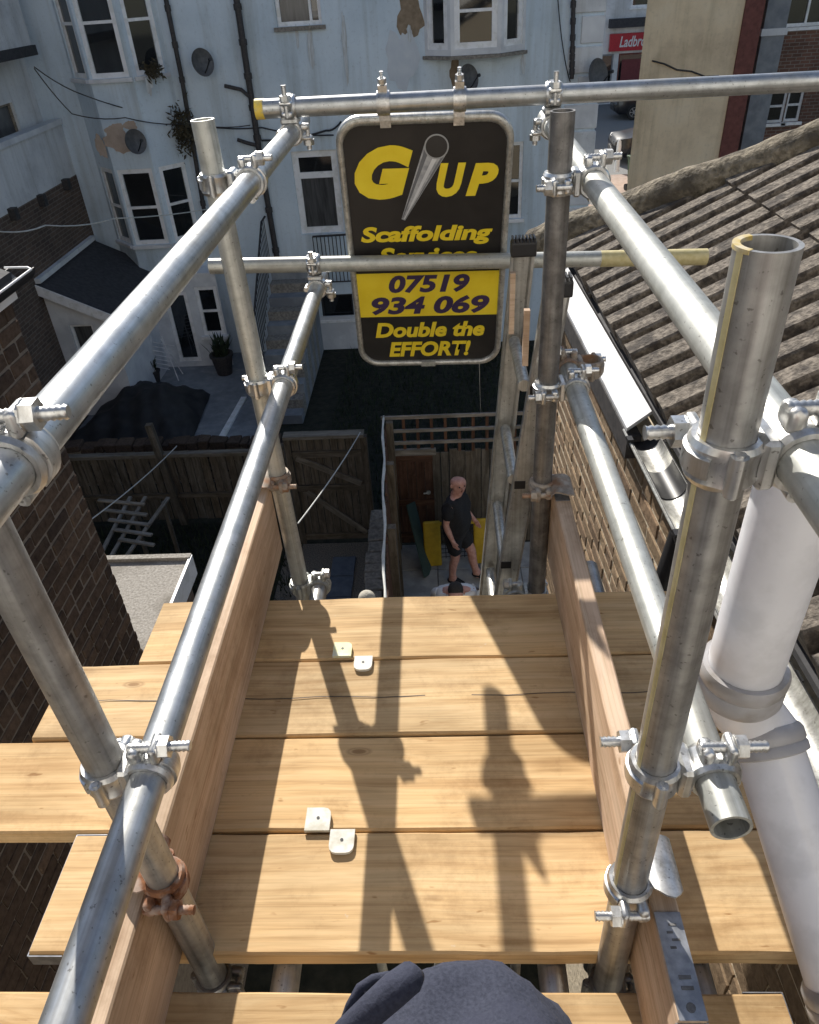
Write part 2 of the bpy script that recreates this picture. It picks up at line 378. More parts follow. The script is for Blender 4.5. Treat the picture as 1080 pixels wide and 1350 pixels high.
M['pipe_dark'] = mottled('dark_cast_iron_pipe', (.030, .028, .030), (.065, .058, .056), 30, .7, .1, .2, .003)
M['pipe_red'] = mottled('dark_red_paint', (.13, .042, .034), (.19, .065, .05), 12, .75, 0, .2, .004)
M['cable'] = plain('dark_cable', (.03, .03, .033), .7)
M['cable_pale'] = plain('pale_cable', (.55, .55, .52), .6)
M['yellow_plastic'] = plain('yellow_barrier_plastic', (.50, .33, .02), .5)
M['navy'] = mottled('navy_cotton_twill', (.020, .024, .042), (.038, .043, .068), 300, .9, 0, .5, .002, c3=(.030, .034, .058), scale3=14)
M['black_cloth'] = mottled('black_cotton', (.012, .012, .014), (.024, .024, .027), 80, .95, 0, .3, .003)
M['white_cloth'] = mottled('white_cotton', (.60, .60, .60), (.72, .72, .72), 20, .95, 0, .3, .004)
M['skin'] = mottled('skin', (.46, .22, .17), (.60, .34, .27), 22, .55, 0, .1, .002)
M['hair'] = mottled('dark_hair', (.012, .010, .009), (.03, .025, .022), 120, .7, 0, .6, .003)
M['alu'] = galv('weathered_aluminium', (.44, .44, .42), (.64, .64, .61), .42, .75, (.22, .20, .17), .7)
M['tarp'] = mottled('black_tarpaulin', (.010, .010, .011), (.024, .024, .026), 5, .65, 0, .4, .02)
M['dish'] = mottled('grey_dish_enamel', (.075, .075, .08), (.12, .12, .12), 14, .6, .1, .1, .002)
M['red_sign'] = plain('red_shop_fascia', (.42, .015, .03), .4)
M['leaf'] = mottled('dark_leaf', (.014, .022, .009), (.032, .048, .018), 20, .8, 0, .2, .002)
M['teal'] = plain('dark_teal_paint', (.03, .06, .055), .7)
M['car'] = mottled('black_car_paint', (.008, .008, .011), (.013, .013, .016), 5, .3, .0, 0, coat=.4)
M['tyre'] = plain('tyre_rubber', (.018, .018, .018), .85)
M['alloy'] = plain('alloy_wheel', (.5, .5, .5), .35, .8)
M['bin'] = plain('green_bin_plastic', (.035, .075, .035), .5)
M['sign_black'] = mottled('sign_black_vinyl', (.010, .009, .009), (.018, .016, .016), 12, .5, 0, .03, .001, c3=(.024, .021, .020), scale3=4)
M['sign_yellow'] = mottled('sign_yellow_vinyl', (.80, .60, .020), (.86, .67, .035), 14, .45, 0, .02, .001)
M['sign_purple'] = mottled('sign_dark_purple_vinyl', (.035, .020, .07), (.05, .03, .09), 14, .45, 0, .02, .001)
M['plate'] = mottled('cream_plate', (.62, .62, .56), (.74, .74, .68), 40, .6, 0, .2, .002, c3=(.50, .47, .38), scale3=18)
M['plate_yellow'] = mottled('pale_yellow_plate', (.66, .66, .34), (.78, .78, .46), 40, .6, 0, .2, .002, c3=(.70, .70, .62), scale3=18)

# ================================================================== LARGE STRUCTURE
SZ = -4.8                                  # street level
GZ = -5.8                                  # yard level below the deck
def struct(name, bm, mat, **k): return tag(obj(name, bm, mat, **k), kind='structure')
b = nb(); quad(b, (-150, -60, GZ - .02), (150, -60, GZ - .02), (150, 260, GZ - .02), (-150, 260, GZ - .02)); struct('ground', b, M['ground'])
b = nb(); quad(b, (-7.4, 10.9, GZ), (-3.3, 10.9, GZ), (-3.3, 16.5, GZ - .0), (-7.4, 16.5, GZ)); struct('patio', b, M['concrete'])
b = nb(); quad(b, (-2.5, 4.5, GZ), (-1.05, 4.5, GZ), (-1.05, 9.05, GZ), (-2.5, 9.05, GZ)); struct('gravel_path', b, M['gravel'])
b = nb(); quad(b, (-60, 24.6, SZ), (80, 24.6, SZ), (80, 70, SZ), (-60, 70, SZ)); struct('road', b, M['asphalt'])
b = nb(); boxb(b, (3.3, 18.5, GZ - .1), (22, 27.6, SZ + .12)); struct('pavement', b, M['pavement'])
# ---------------- generic walls, windows
class Wall:
    """a vertical wall line from p0 to p1 with outward normal n; u runs p0->p1"""
    def __init__(s, p0, p1, n=None):
        s.p = V((p0[0], p0[1], 0)); d = V((p1[0], p1[1], 0)) - s.p; s.L = d.length; s.u = d.normalized()
        s.n = V((s.u.y, -s.u.x, 0)) if n is None else V((n[0], n[1], 0)).normalized()
    def at(s, u, z, o=0): return s.p + s.u * u + s.n * o + V((0, 0, z))
    def U(s, P): return (V(P) - s.p).dot(s.u)
    def panel(s, bm, z0, z1, holes=(), depth=.14, u0=0, u1=None):
        u1 = s.L if u1 is None else u1
        us = sorted({u0, u1, *[h[0] for h in holes], *[h[1] for h in holes]}); zs = sorted({z0, z1, *[h[2] for h in holes], *[h[3] for h in holes]})
        for a, c in zip(us, us[1:]):
            for e, f in zip(zs, zs[1:]):
                mu, mz = (a + c) / 2, (e + f) / 2
                if any(h[0] < mu < h[1] and h[2] < mz < h[3] for h in holes): continue
                quad(bm, s.at(a, e), s.at(c, e), s.at(c, f), s.at(a, f))
        for h in holes:
            P = [(h[0], h[2]), (h[1], h[2]), (h[1], h[3]), (h[0], h[3])]
            for i in range(4):
                a, c = P[i], P[(i + 1) % 4]
                quad(bm, s.at(*a), s.at(*c), s.at(*c, -depth), s.at(*a, -depth))
    def slab(s, bm, u0, u1, z0, z1, o0, o1):
        c = (s.at(u0, z0, o0) + s.at(u1, z1, o1)) / 2
        m = Matrix((s.u, s.n, V((0, 0, 1)))).transposed()
        box(bm, c, (abs(u1 - u0), abs(o1 - o0), abs(z1 - z0)), m)
    def window(s, parent, h, cols=(1,), rows=(1,), fm='white', gm='glass', fw=.07, set_=.05, sill=True, sillm='white', label=None, name='window', bar=.05, glasses=None):
        u0, u1, z0, z1 = h; bm = nb(); d0, d1 = -set_ - .06, -set_
        s.slab(bm, u0, u1, z0, z0 + fw, d0, d1); s.slab(bm, u0, u1, z1 - fw, z1, d0, d1)
        s.slab(bm, u0, u0 + fw, z0 + fw, z1 - fw, d0, d1); s.slab(bm, u1 - fw, u1, z0 + fw, z1 - fw, d0, d1)
        iu0, iu1, iz0, iz1 = u0 + fw, u1 - fw, z0 + fw, z1 - fw
        cu = [iu0]
        for c in cols: cu.append(cu[-1] + c / sum(cols) * (iu1 - iu0))
        cz = [iz0]
        for r in rows: cz.append(cz[-1] + r / sum(rows) * (iz1 - iz0))
        for c in cu[1:-1]: s.slab(bm, c - bar / 2, c + bar / 2, iz0, iz1, d0 + .004, d1 + .006)
        for r in cz[1:-1]: s.slab(bm, iu0, iu1, r - bar / 2, r + bar / 2, d0 + .008, d1 - .004)
        o = obj(name, bm, M[fm], parent)
        if label: o['label'] = label
        k = 0
        for a, c in zip(cu, cu[1:]):
            for e, f in zip(cz, cz[1:]):
                pb = nb(); s.slab(pb, a - .01, c + .01, e - .01, f + .01, d0 + .018, d0 + .026)
                g = glasses[k % len(glasses)] if glasses else gm; k += 1
                obj('pane', pb, M[g], o)
        if sill:
            sb = nb(); s.slab(sb, u0 - .06, u1 + .06, z0 - .07, z0 - .004, -set_ + .002, .07); obj('sill', sb, M[sillm], o)
        return o
def blob(bm, wall, u, z, ru, rz, o=.006, n=22, seed=0, amp=.35):
    r_ = random.Random(seed); ph = [r_.uniform(0, 6.28) for _ in range(5)]
    pts = []
    for i in range(n):
        t = 2 * math.pi * i / n; k = 1 + amp * (.5 * math.sin(2 * t + ph[0]) + .35 * math.sin(3 * t + ph[1]) + .3 * math.sin(5 * t + ph[2]) + .25 * math.sin(9 * t + ph[3])) + r_.uniform(-.06, .06)
        pts.append(wall.at(u + ru * k * math.cos(t), z + rz * k * math.sin(t), o))
    bm.faces.new([bm.verts.new(p) for p in pts])

# ---------------- blue rendered house across the yard
YF = 16.5; TOP = 4.2; XL = -9.0; XR = 3.15
house = thing('terraced_house', 'pale blue rendered house with two bay windows behind the yards', 'house', (0, YF, GZ))
def adopt(root, loc):      # parts are modelled in world space, so undo the parent's offset
    for c in root.children: c.matrix_parent_inverse = Matrix.Translation(-V(loc))
F = Wall((XL, YF), (XR, YF), (0, -1))
def fz(x, y): P = ony(x, y, YF); return F.U(P), P.z
# openings in the flat wall, measured on the facade plane
def fh(xl, xr, yt, yb):
    um, _ = fz(xl, (yt + yb) / 2); un, _ = fz(xr, (yt + yb) / 2); _, zt = fz((xl + xr) / 2, yt); _, zb = fz((xl + xr) / 2, yb)
    return (um, un, zb, zt)
hA = (*fh(364, 424, 10, 34)[:3], 1.75)
hB = fh(390, 449, 198, 308)
hC = fh(664, 689, 187, 288)
hD = fh(424, 466, 388, 420)
holesF = [hA, hB, hC, hD]
# left bay: canted, full height
BY = 15.92
xa = ony(117, 100, BY).x; xb = ony(174, 100, BY).x; cant = .56
bayL = [Wall((xa - cant, YF), (xa, BY)), Wall((xa, BY), (xb, BY)), Wall((xb, BY), (xb + cant, YF))]
uA, uB = F.U((xa - cant, YF, 0)), F.U((xb + cant, YF, 0))
# right oriel bay
OY = 16.1
ra = ony(594, 40, OY).x; rb = ony(661, 40, OY).x; rc = .48
bayR = [Wall((ra - rc, YF), (ra, OY)), Wall((ra, OY), (rb, OY)), Wall((rb, OY), (rb + rc, YF))]
rA, rB = F.U((ra - rc, YF, 0)), F.U((rb + rc, YF, 0))
zR = ony(627, 72, OY).z
b = nb()
F.panel(b, GZ, TOP, [h for h in holesF], .16)
# side wall at the right corner and a flat top
W_side = Wall((XR, YF), (XR, 24), (1, 0)); W_side.panel(b, GZ, TOP)
quad(b, (XL, YF, TOP), (XR, YF, TOP), (XR, 24, TOP), (XL, 24, TOP)); quad(b, (XL, 24, GZ), (XR, 24, GZ), (XR, 24, TOP), (XL, 24, TOP))
wall_o = obj('wall', b, M['blue'], house)
zS1 = ony(145, 103, BY).z; zT1 = zS1 + 1.75
zS2 = ony(205, 322, BY).z; zT2 = ony(195, 222, BY).z
b = nb()
for i, wl in enumerate(bayL):
    m_ = .05 if i == 1 else .1
    hs = [(m_, wl.L - m_, zS2, zT2), (m_, wl.L - m_, zS1, zT1)]
    if i == 1:
        dh = (wl.U(ony(222, 440, BY)), wl.U(ony(252, 440, BY)), GZ + .12, ony(235, 378, BY).z)
        hs.append(dh)
    wl.panel(b, GZ, TOP, hs, .1)
    rows = (1, 1)
    wl.window(house, hs[0], (1,), rows, sill=True, fw=.085, set_=.02, sillm='white_paint', glasses=['glass'])
    wl.window(house, hs[1], (1,), rows, sill=True, fw=.085, set_=.02, sillm='white_paint', glasses=['glass'])
    if i == 1: door_h = dh
obj('bay', b, M['blue'], house)
# ground floor of the bay, painted white, with door and narrow sash
b = nb(); w1 = bayL[1]
wl2 = Wall((xa - cant, BY - .10), (xb + cant + .25, BY - .10), (0, -1))
dz1 = ony(238, 385, BY - .1).z
d_h = (wl2.U(ony(228, 440, BY - .1)), wl2.U(ony(258, 440, BY - .1)), GZ + .12, dz1)
w_h = (wl2.U(ony(262, 410, BY - .1)), wl2.U(ony(291, 410, BY - .1)), ony(280, 442, BY - .1).z, ony(270, 378, BY - .1).z)
wl2.panel(b, GZ, dz1 + .35, [d_h, w_h], .12); wl2.slab(b, 0, wl2.L, dz1 + .35, dz1 + .40, -.6, .03)
obj('ground_floor_wall', b, M['white_paint'], house)
wl2.window(house, d_h, (1,), (1,), fw=.08, set_=.03, sill=False, name='door', label='white framed door with dark glass')
wl2.window(house, w_h, (1,), (1, 1), fw=.08, set_=.03)
# oriel
b = nb()
for i, wl in enumerate(bayR):
    h = (.07, wl.L - .07, zR + .10, zR + 1.75)
    wl.panel(b, zR, TOP, [h], .1)
    wl.window(house, h, (1,), (1, 2) if i == 1 else (1,), fw=.10, set_=.02, sill=False, glasses=['glass', 'glass_net'] if i != 1 else ['glass'])
b.faces.new([b.verts.new(V((x, y, zR))) for x, y in ((ra - rc, YF), (ra, OY), (rb, OY), (rb + rc, YF))])
obj('oriel', b, M['white_paint'], house)
b = nb()
for wl in bayR: wl.slab(b, -.02, wl.L + .02, zR - .06, zR - .003, -.1, .05)
obj('oriel_sill', b, M['stone'], house)
F.window(house, hA, (1, .25), (1,), fw=.07, set_=.10, glasses=['glass_net', 'glass'], sillm='stone')
F.window(house, hB, (1,), (3.0, 1), fw=.13, set_=.06, sill=False, glasses=['glass_net', 'glass'], bar=.12, name='door', label='white glazed back door with transom light')
F.window(house, hC, (1,), (1, 1), fw=.07, set_=.04)
F.window(house, hD, (1,), (1,), fw=.04, set_=.04, fm='iron')
# white basement wall piece below the door
b = nb()
u0, z0 = fz(420, 380); u1, z1 = fz(470, 380); F.slab(b, u0 - .05, u1 + .6, GZ, z0 - .65, .004, .05); obj('basement_render', b, M['white_paint'], house)
# quoins at the corner
for k in range(18):
    z = GZ + .1 + k * .48; wd = .62 if k % 2 else .40
    b = nb(); F.slab(b, F.L - wd, F.L + .03, z, z + .43, -.25, .035); bevel(b, .012, 1); obj('quoin', b, M['white_wall'] if k % 3 else M['white_paint'], house)
# bare and repaired patches of render
for (x, y, ru, rz, mt, sd) in [(541, 20, .20, .42, 'brown_patch', 3), (530, 78, .26, .55, 'pale_patch', 4), (600, 100, .10, .30, 'brown_patch', 5)]:
    u, z = fz(x, y); b = nb(); blob(b, F, u, z, ru, rz, o=.004 + .002 * sd, seed=sd); obj('render_patch', b, M[mt], house)
for (x, y, ru, rz, sd) in [(133, 193, .09, .22, 11), (156, 186, .26, .22, 12), (152, 170, .18, .10, 14), (172, 165, .12, .09, 13)]:
    P = ony(x, y, BY); b = nb(); blob(b, bayL[1], bayL[1].U(P), P.z, ru, rz, o=.003 * (sd - 9), seed=sd, amp=.28); obj('render_patch', b, M['pink_patch'], house)
for (x, y, ru, rz2, sd) in [(410, 62, .05, .40, 21), (392, 48, .03, .18, 22), (455, 62, .045, .55, 23), (318, 60, .03, .3, 24), (690, 84, .04, .18, 25), (540, 44, .05, .12, 26)]:
    u, z = fz(x, y); b = nb(); blob(b, F, u, z, ru, rz2, o=.010 + .0005 * sd, seed=sd, amp=.3); obj('rust_stain', b, M['stain'], house)
P = ony(203, 112, BY - .1); b = nb(); blob(b, bayL[1], bayL[1].U(P) - .12, P.z, .07, .16, o=.012, seed=31); obj('rust_stain', b, M['stain'], house)
# rainwater pipes
def wallpipe(parent, px, Y, r=.05, name='downpipe', mat='pipe_dark', collars=True):
    pts = [ony(x, y, Y) for x, y in px]; bm = nb(); tubepath(bm, pts, r, 10)
    if collars:
        for i in range(1, 9):
            t = i / 9 * (len(pts) - 1); k = int(t); p = pts[k].lerp(pts[min(k + 1, len(pts) - 1)], t - k); cyl(bm, p - V((0, 0, .05)), p + V((0, 0, .05)), r * 1.3, 10)
    return obj(name, bm, M[mat], parent, True)
wallpipe(house, [(211, -40), (240, 105), (262, 235), (278, 330)], 16.4, .045)
wallpipe(house, [(306, -40), (327, 100), (345, 220), (372, 380)], 16.4, .06)
wallpipe(house, [(757, -40), (755, 60), (754, 104)], 16.4, .04)
wallpipe(house, [(296, 113), (318, 118), (330, 128)], 16.38, .035, collars=False)
wallpipe(house, [(313, 184), (325, 188), (340, 192)], 16.38, .035, collars=False)
adopt(house, (0, YF, GZ))

# ---------------- neighbour's extension wall at the left: brick below, render above
LXW = -7.5
nbh = thing('neighbour_house', 'brick and white rendered rear wing of the house at far left', 'house', (LXW, 13, GZ))
Wn = Wall((LXW, 7.0), (LXW, YF), (1, 0))
zb_ = 1.3226 - 2.955 * LXW / -7.3 - .0; zc = 1.3226 - 2.03 * LXW / -7.3
b = nb(); Wn.panel(b, GZ, zb_); obj('brick_wall', b, M['far_brick_x'], nbh)
b = nb(); Wn.panel(b, zb_, zc); quad(b, (LXW, 7, zc), (LXW, YF, zc), (LXW - .35, YF, zc), (LXW - .35, 7, zc)); obj('rendered_wall', b, M['white_wall'], nbh)
b = nb(); Wn.slab(b, 0, Wn.L - .05, zc, zc + .09, -.2, .05); obj('coping', b, M['white_paint'], nbh)
Wn2 = Wall((LXW - .35, 7.0), (LXW - .35, YF), (1, 0)); u_w = Wn2.U(onx(0, 160, LXW - .35)); u_w2 = Wn2.U(onx(24, 160, LXW - .35))
hw = (u_w - .7, u_w2, onx(14, 186, LXW - .35).z, onx(14, 135, LXW - .35).z)
b = nb(); Wn2.panel(b, zc - .1, 3.2, [hw], .12); obj('upper_wall', b, M['white_wall'], nbh)
Wn2.window(nbh, hw, (1,), (1,), fm='rail_wood', gm='glass_net', fw=.04, set_=.05, sill=False)
zl = onx(20, 62, LXW).z
b = nb(); boxb(b, (LXW - .6, 7, zl), (LXW + .12, onx(42, 60, LXW + .12).y, zl + 2.4)); obj('upper_storey', b, M['white_wall'], nbh)
b = nb(); boxb(b, (LXW - .5, 7, zl - .16), (LXW + .17, onx(42, 60, LXW + .12).y + .05, zl - .003)); obj('lead_flashing', b, M['slate'], nbh)
for (x, y) in [(84, 243), (52, 264), (14, 282)]:
    P = onx(x, y, LXW); b = nb(); box(b, P + V((.06, 0, 0)), (.12, .14, .2)); obj('bracket', b, M['pipe_dark'], nbh)
for o in nbh.children: o.matrix_parent_inverse = Matrix.Translation(-V((LXW, 13, GZ)))
# lean-to against it
LY = 13.6
lean = thing('lean_to', 'white lean-to with dark sloping roof against the brick wing', 'extension', (-6.6, LY, GZ))
lw = Wall((LXW, LY), (-6.35, LY), (0, -1)); P0 = ony(68, 383, LY); P1 = ony(150, 415, LY); sl_ = (P1.z - P0.z) / (P1.x - P0.x)
zf = lambda x: P0.z + sl_ * (x - P0.x)
b = nb(); x1 = -6.35
hwn = (lw.U(ony(94, 440, LY)), lw.U(ony(125, 440, LY)), ony(110, 468, LY).z, ony(110, 428, LY).z)
lw.panel(b, GZ, zf(x1), [hwn], .1)
b.faces.new([b.verts.new(V(p)) for p in ((LXW, LY, zf(x1)), (x1, LY, zf(x1)), (LXW, LY, zf(LXW)))])
quad(b, (x1, LY, GZ), (x1, 16.4, GZ), (x1, 16.4, zf(x1)), (x1, LY, zf(x1))); obj('wall', b, M['white_paint'], lean)
lw.window(lean, hwn, (1,), (1,), gm='glass_net', fw=.05)
b = nb(); poly_prism(b, [(LXW, LY - .12, zf(LXW) + .02), (x1 + .15, LY - .12, zf(x1 + .15) + .02), (x1 + .15, LY - .12, zf(x1 + .15) + .07), (LXW, LY - .12, zf(LXW) + .07)], (0, 2.85, 0)); obj('roof', b, M['slate'], lean)
b = nb(); poly_prism(b, [(LXW, LY - .15, zf(LXW) - .14), (x1 + .15, LY - .15, zf(x1 + .15) - .14), (x1 + .15, LY - .15, zf(x1 + .15) + .06), (LXW, LY - .15, zf(LXW) + .06)], (0, .028, 0)); obj('bargeboard', b, M['white'], lean)
b = nb(); boxb(b, (LXW, LY - .1, zf(LXW) + .07), (LXW + .1, 16.3, zf(LXW) + .16)); obj('flashing', b, M['white_wall'], lean)
for o in lean.children: o.matrix_parent_inverse = Matrix.Translation(-V((-6.6, LY, GZ)))

# ---------------- bricks laid one by one
brick_meshes = {}
def brick_data(key, mat, L, H, D=.06):
    k = (key, round(L, 3))
    if k not in brick_meshes:
        out = []
        for i in range(5):
            bm = nb(); box(bm, (0, 0, 0), (L - .004, D, H), jit=.003); bevel(bm, .004, 1)
            out.append(bm_mesh(bm, 'brick', mat))
        brick_meshes[k] = out
    return rnd.choice(brick_meshes[k])
def brickwork(wallpart, W, u0, u1, z0, z1, mat, key, focus, limit=300, proud=.012):
    """stretcher/header courses on wall line W; the `limit` nearest to focus become parts, the rest one stuff part"""
    spots = []; row = 0; z = z0
    while z < z1 - .03:
        u = u0 - (.1125 if row % 2 else 0); head = (row % 4 == 3)
        while u < u1:
            L = .1025 if head else .215
            a, c = max(u, u0), min(u + L, u1)
            if c - a > .05: spots.append((a, c, z))
            u += L + .010
        z += .075; row += 1
    spots.sort(key=lambda s: (s[0] - focus[0]) ** 2 * focus[2] + (s[2] - focus[1]) ** 2)
    rotz = math.atan2(W.u.y, W.u.x)
    for a, c, z in spots[:limit]:
        L = round((c - a) / .005) * .005
        o = bpy.data.objects.new('brick', brick_data(key, mat, L, .061)); link(o, wallpart)
        o.location = W.at((a + c) / 2, z + .0325, proud - .03 + rnd.uniform(-.0025, .0025)); o.rotation_euler = (rnd.uniform(-.012, .012), rnd.uniform(-.012, .012), rotz + rnd.uniform(-.012, .012))
    if len(spots) > limit:
        bm = nb(); m = Matrix((W.u, -W.n, V((0, 0, 1)))).transposed()
        for a, c, z in spots[limit:]: box(bm, W.at((a + c) / 2, z + .0325, proud - .03 + rnd.uniform(-.004, .004)), (c - a, .06, .064), m, .002)
        tag(obj('brickwork', bm, mat, wallpart), kind='stuff')

# near house at the left: dark brick flank with its eaves
NX, NY = -1.9, 3.16
near = thing('near_brick_house', 'dark brown brick house flank close to the scaffold on the left', 'house')
Wl = Wall((NX, -2.0), (NX, NY), (1, 0)); ztop = onx(12, 395, NX).z
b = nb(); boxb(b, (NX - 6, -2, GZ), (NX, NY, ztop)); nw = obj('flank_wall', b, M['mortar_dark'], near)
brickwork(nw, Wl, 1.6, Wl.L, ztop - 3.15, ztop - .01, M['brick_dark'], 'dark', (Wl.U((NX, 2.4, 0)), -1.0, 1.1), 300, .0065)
We = Wall((NX, NY), (NX - 2, NY), (0, 1))
gx = NX + .11; tip = onx(45, 352, gx)
b = nb(); boxb(b, (NX - 6, -2, ztop + .001), (NX + .035, NY + .015, ztop + .06)); obj('eaves_board', b, M['white'], near)
b = nb(); poly_prism(b, [(NX + .05, -2, ztop + .09), (NX - 3, -2, ztop + 1.5), (NX - 3, -2, ztop + 1.56), (NX + .05, -2, ztop + .12)], (0, NY + 2.0, 0)); obj('roof', b, M['slate'], near)
b = nb(); lathe(b, (gx - .06, -1.9, tip.z), (0, 1, 0), [(.055, 0), (.060, 0), (.060, tip.y + 1.9), (.055, tip.y + 1.9)], 12, True, math.pi, 2 * math.pi, V((0, 0, 1)))
gt_ = obj('gutter', b, M['black'], near)
b = nb(); tubepath(b, [(gx, -1.9, tip.z), (gx, tip.y - .03, tip.z), (gx - .03, tip.y, tip.z), (gx - .14, tip.y + .01, tip.z)], .005, 6); obj('lip', b, M['white'], gt_)

# ---------------- house on the right: brick wall, white eaves board, gutter, tiled roof
RXW = .665; REX = .70; RZ = -.02; RS = .50; GY = 4.10
rh = thing('tiled_roof_house', 'brick house with ribbed concrete tile roof right beside the scaffold', 'house')
Wr = Wall((RXW, GY), (RXW, -1.5), (-1, 0))
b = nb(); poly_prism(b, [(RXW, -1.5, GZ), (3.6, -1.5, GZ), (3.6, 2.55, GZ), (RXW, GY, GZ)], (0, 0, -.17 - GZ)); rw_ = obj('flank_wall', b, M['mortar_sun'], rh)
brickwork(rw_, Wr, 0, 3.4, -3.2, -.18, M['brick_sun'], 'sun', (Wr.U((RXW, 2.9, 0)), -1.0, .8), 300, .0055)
b = nb(); poly_prism(b, [(RXW, GY + .08, GZ), (RXW, GY + .08, -.17), (3.6, 2.68, 1.32), (3.6, 2.68, GZ)], (-.05, -.1, 0)); obj('gable', b, M['mortar_sun'], rh)
# roof deck under the tiles
def rz(x): return RZ + RS * (x - REX)
b = nb(); xe_ = 3.6; ye_ = lambda x: 4.26 - .53 * (x - .72)
poly_prism(b, [(REX + .02, -1.5, rz(REX + .02) - .05), (xe_, -1.5, rz(xe_) - .05), (xe_, ye_(xe_), rz(xe_) - .05), (REX + .02, ye_(REX), rz(REX + .02) - .05)], (0, 0, .02)); roof = obj('roof', b, M['slate'], rh)
# tiles: two bold rolls each, laid in courses with exposed ends
cs = math.cos(math.atan(RS)); sn = math.sin(math.atan(RS))
def tile_mesh():
    bm = nb(); Wt, Lt = .298, .85
    prof = []
    # across the tile (y), two ribs: (y, z)
    for k in (0, 1):
        y0 = -.149 + k * .149
        prof += [(y0 + .001, -.030), (y0 + .042, -.030), (y0 + .046, .044), (y0 + .053, .052), (y0 + .130, .054), (y0 + .140, .046), (y0 + .1455, -.028)]
    sec = []
    for s in (0, .5, 1):
        xx = s * Lt
        sec.append([bm.verts.new((xx, y + rnd.uniform(-.002, .002), z + .014 + rnd.uniform(-.0025, .0025))) for y, z in prof] + [bm.verts.new((xx, .149, -.036)), bm.verts.new((xx, -.149, -.036))])
    n = len(sec[0])
    for A, B in zip(sec, sec[1:]):
        for i in range(n):
            j = (i + 1) % n; bm.faces.new((A[i], A[j], B[j], B[i]))
    bm.faces.new(sec[0]); bm.faces.new(sec[-1][::-1])
    return bm_mesh(bm, 'tile', M['tile'])
tms = [tile_mesh() for _ in range(6)]
tilt = -math.atan(RS)
VP_ = V((.72, 4.24, 0)); VD = V((1, -.53, 0)).normalized(); VN = V((.53, 1, 0)).normalized()      # skewed gable line
for row in range(4):
    for col in range(19):
        s0 = .0 + row * .78
        x = REX + s0 * cs; z = RZ + s0 * sn
        y = GY + .20 - col * .30
        if y < -1.3 or (V((x, y - .15, 0)) - VP_).dot(VN) > 0: continue
        me = rnd.choice(tms)
        loc_ = V((x + rnd.uniform(-.006, .006), y + rnd.uniform(-.003, .003), z + .044 + row * .0005 + rnd.uniform(-.002, .002)))
        rot_ = (rnd.uniform(-.006, .006), tilt + .022 + rnd.uniform(-.006, .006), rnd.uniform(-.008, .008))
        if (V((x + .80, y + .15, 0)) - VP_).dot(VN) > 0:        # cut along the gable
            bm = nb(); bm.from_mesh(me); from mathutils import Euler
            mt = Matrix.Translation(loc_) @ Euler(rot_).to_matrix().to_4x4(); bm.transform(mt)
            bmesh.ops.bisect_plane(bm, geom=list(bm.verts) + list(bm.edges) + list(bm.faces), plane_co=VP_, plane_no=VN, clear_outer=True)
            bm.transform(mt.inverted())
            if not bm.faces: bm.free(); continue
            me = bm_mesh(bm, 'tile', M['tile'])
        o = bpy.data.objects.new('tile', me); link(o, roof); o.location = loc_; o.rotation_euler = rot_
# mossy cement verge roll along the skewed gable
b = nb(); n = 60; rings = []
for i in range(n):
    s = i / (n - 1); d_ = -.25 + s * 3.0; c = VP_ + VD * d_ + VN * .05; rr = .098 + .010 * math.sin(9 * s) + .006 * math.sin(31 * s) + rnd.uniform(-.004, .004)
    rings.append([b.verts.new(c + VN * (math.cos(t) * rr + rnd.uniform(-.005, .005)) + V((0, 0, rz(c.x) + .10 + math.sin(t) * rr + rnd.uniform(-.005, .005)))) for t in [2 * math.pi * k / 18 for k in range(18)]])
for A, B in zip(rings, rings[1:]):
    for k in range(18): b.faces.new((A[k], A[(k + 1) % 18], B[(k + 1) % 18], B[k]))
b.faces.new(rings[0]); b.faces.new(rings[-1][::-1]); obj('verge', b, M['tile_edge'], rh, True, ang=70)
# white eaves board, far part
b = nb(); poly_prism(b, [(.612, 2.42, -.080), (.694, 2.42, -.014), (.698, 2.42, -.026), (.612, 2.42, -.095)], (0, GY - 2.42, 0)); obj('eaves_board', b, M['white_board'], rh)
b = nb(); poly_prism(b, [(.612, 2.40, -.20), (.665, 2.40, -.20), (.665, 2.40, -.105), (.612, 2.40, -.105)], (0, GY - 2.40, 0)); obj('soffit', b, M['pipe_dark'], rh)
# near gutter
b = nb(); lathe(b, (.655, -1.2, -.075), (0, 1, 0), [(.055, 0), (.060, 0), (.060, 3.60), (.055, 3.60)], 14, True, math.pi, 2 * math.pi); gut = obj('gutter', b, M['black'], rh, True)
b = nb(); tubepath(b, [(.594, -1.2, -.074), (.594, 2.40, -.074)], .0045, 6); obj('lip', b, M['alu'], gut)
for yy in (2.30, 1.75, 1.2):
    b = nb(); lathe(b, (.655, yy, -.075), (0, 1, 0), [(.058, 0), (.066, 0), (.066, .035), (.058, .035)], 14, True, math.pi, 2 * math.pi); box(b, (.594, yy + .017, -.066), (.02, .03, .012)); obj('gutter_bracket', b, M['black'], gut)
b = nb(); lathe(b, (.655, .2, -.073), (0, 1, 0), [(.0525, 0), (.0545, 0), (.0545, 2.13), (.0525, 2.13)], 16, True, math.pi, 2 * math.pi); obj('glare_liner', b, M['alu'], gut, True)  # silver shell stands for sun glare on the worn black gutter inside
b = nb(); lathe(b, (.655, 2.02, -.073), (0, 1, 0), [(.049, 0), (.0522, 0), (.0522, .16), (.049, .16)], 16, True, math.pi, 2 * math.pi); obj('joint_strap', b, M['black'], gut, True)
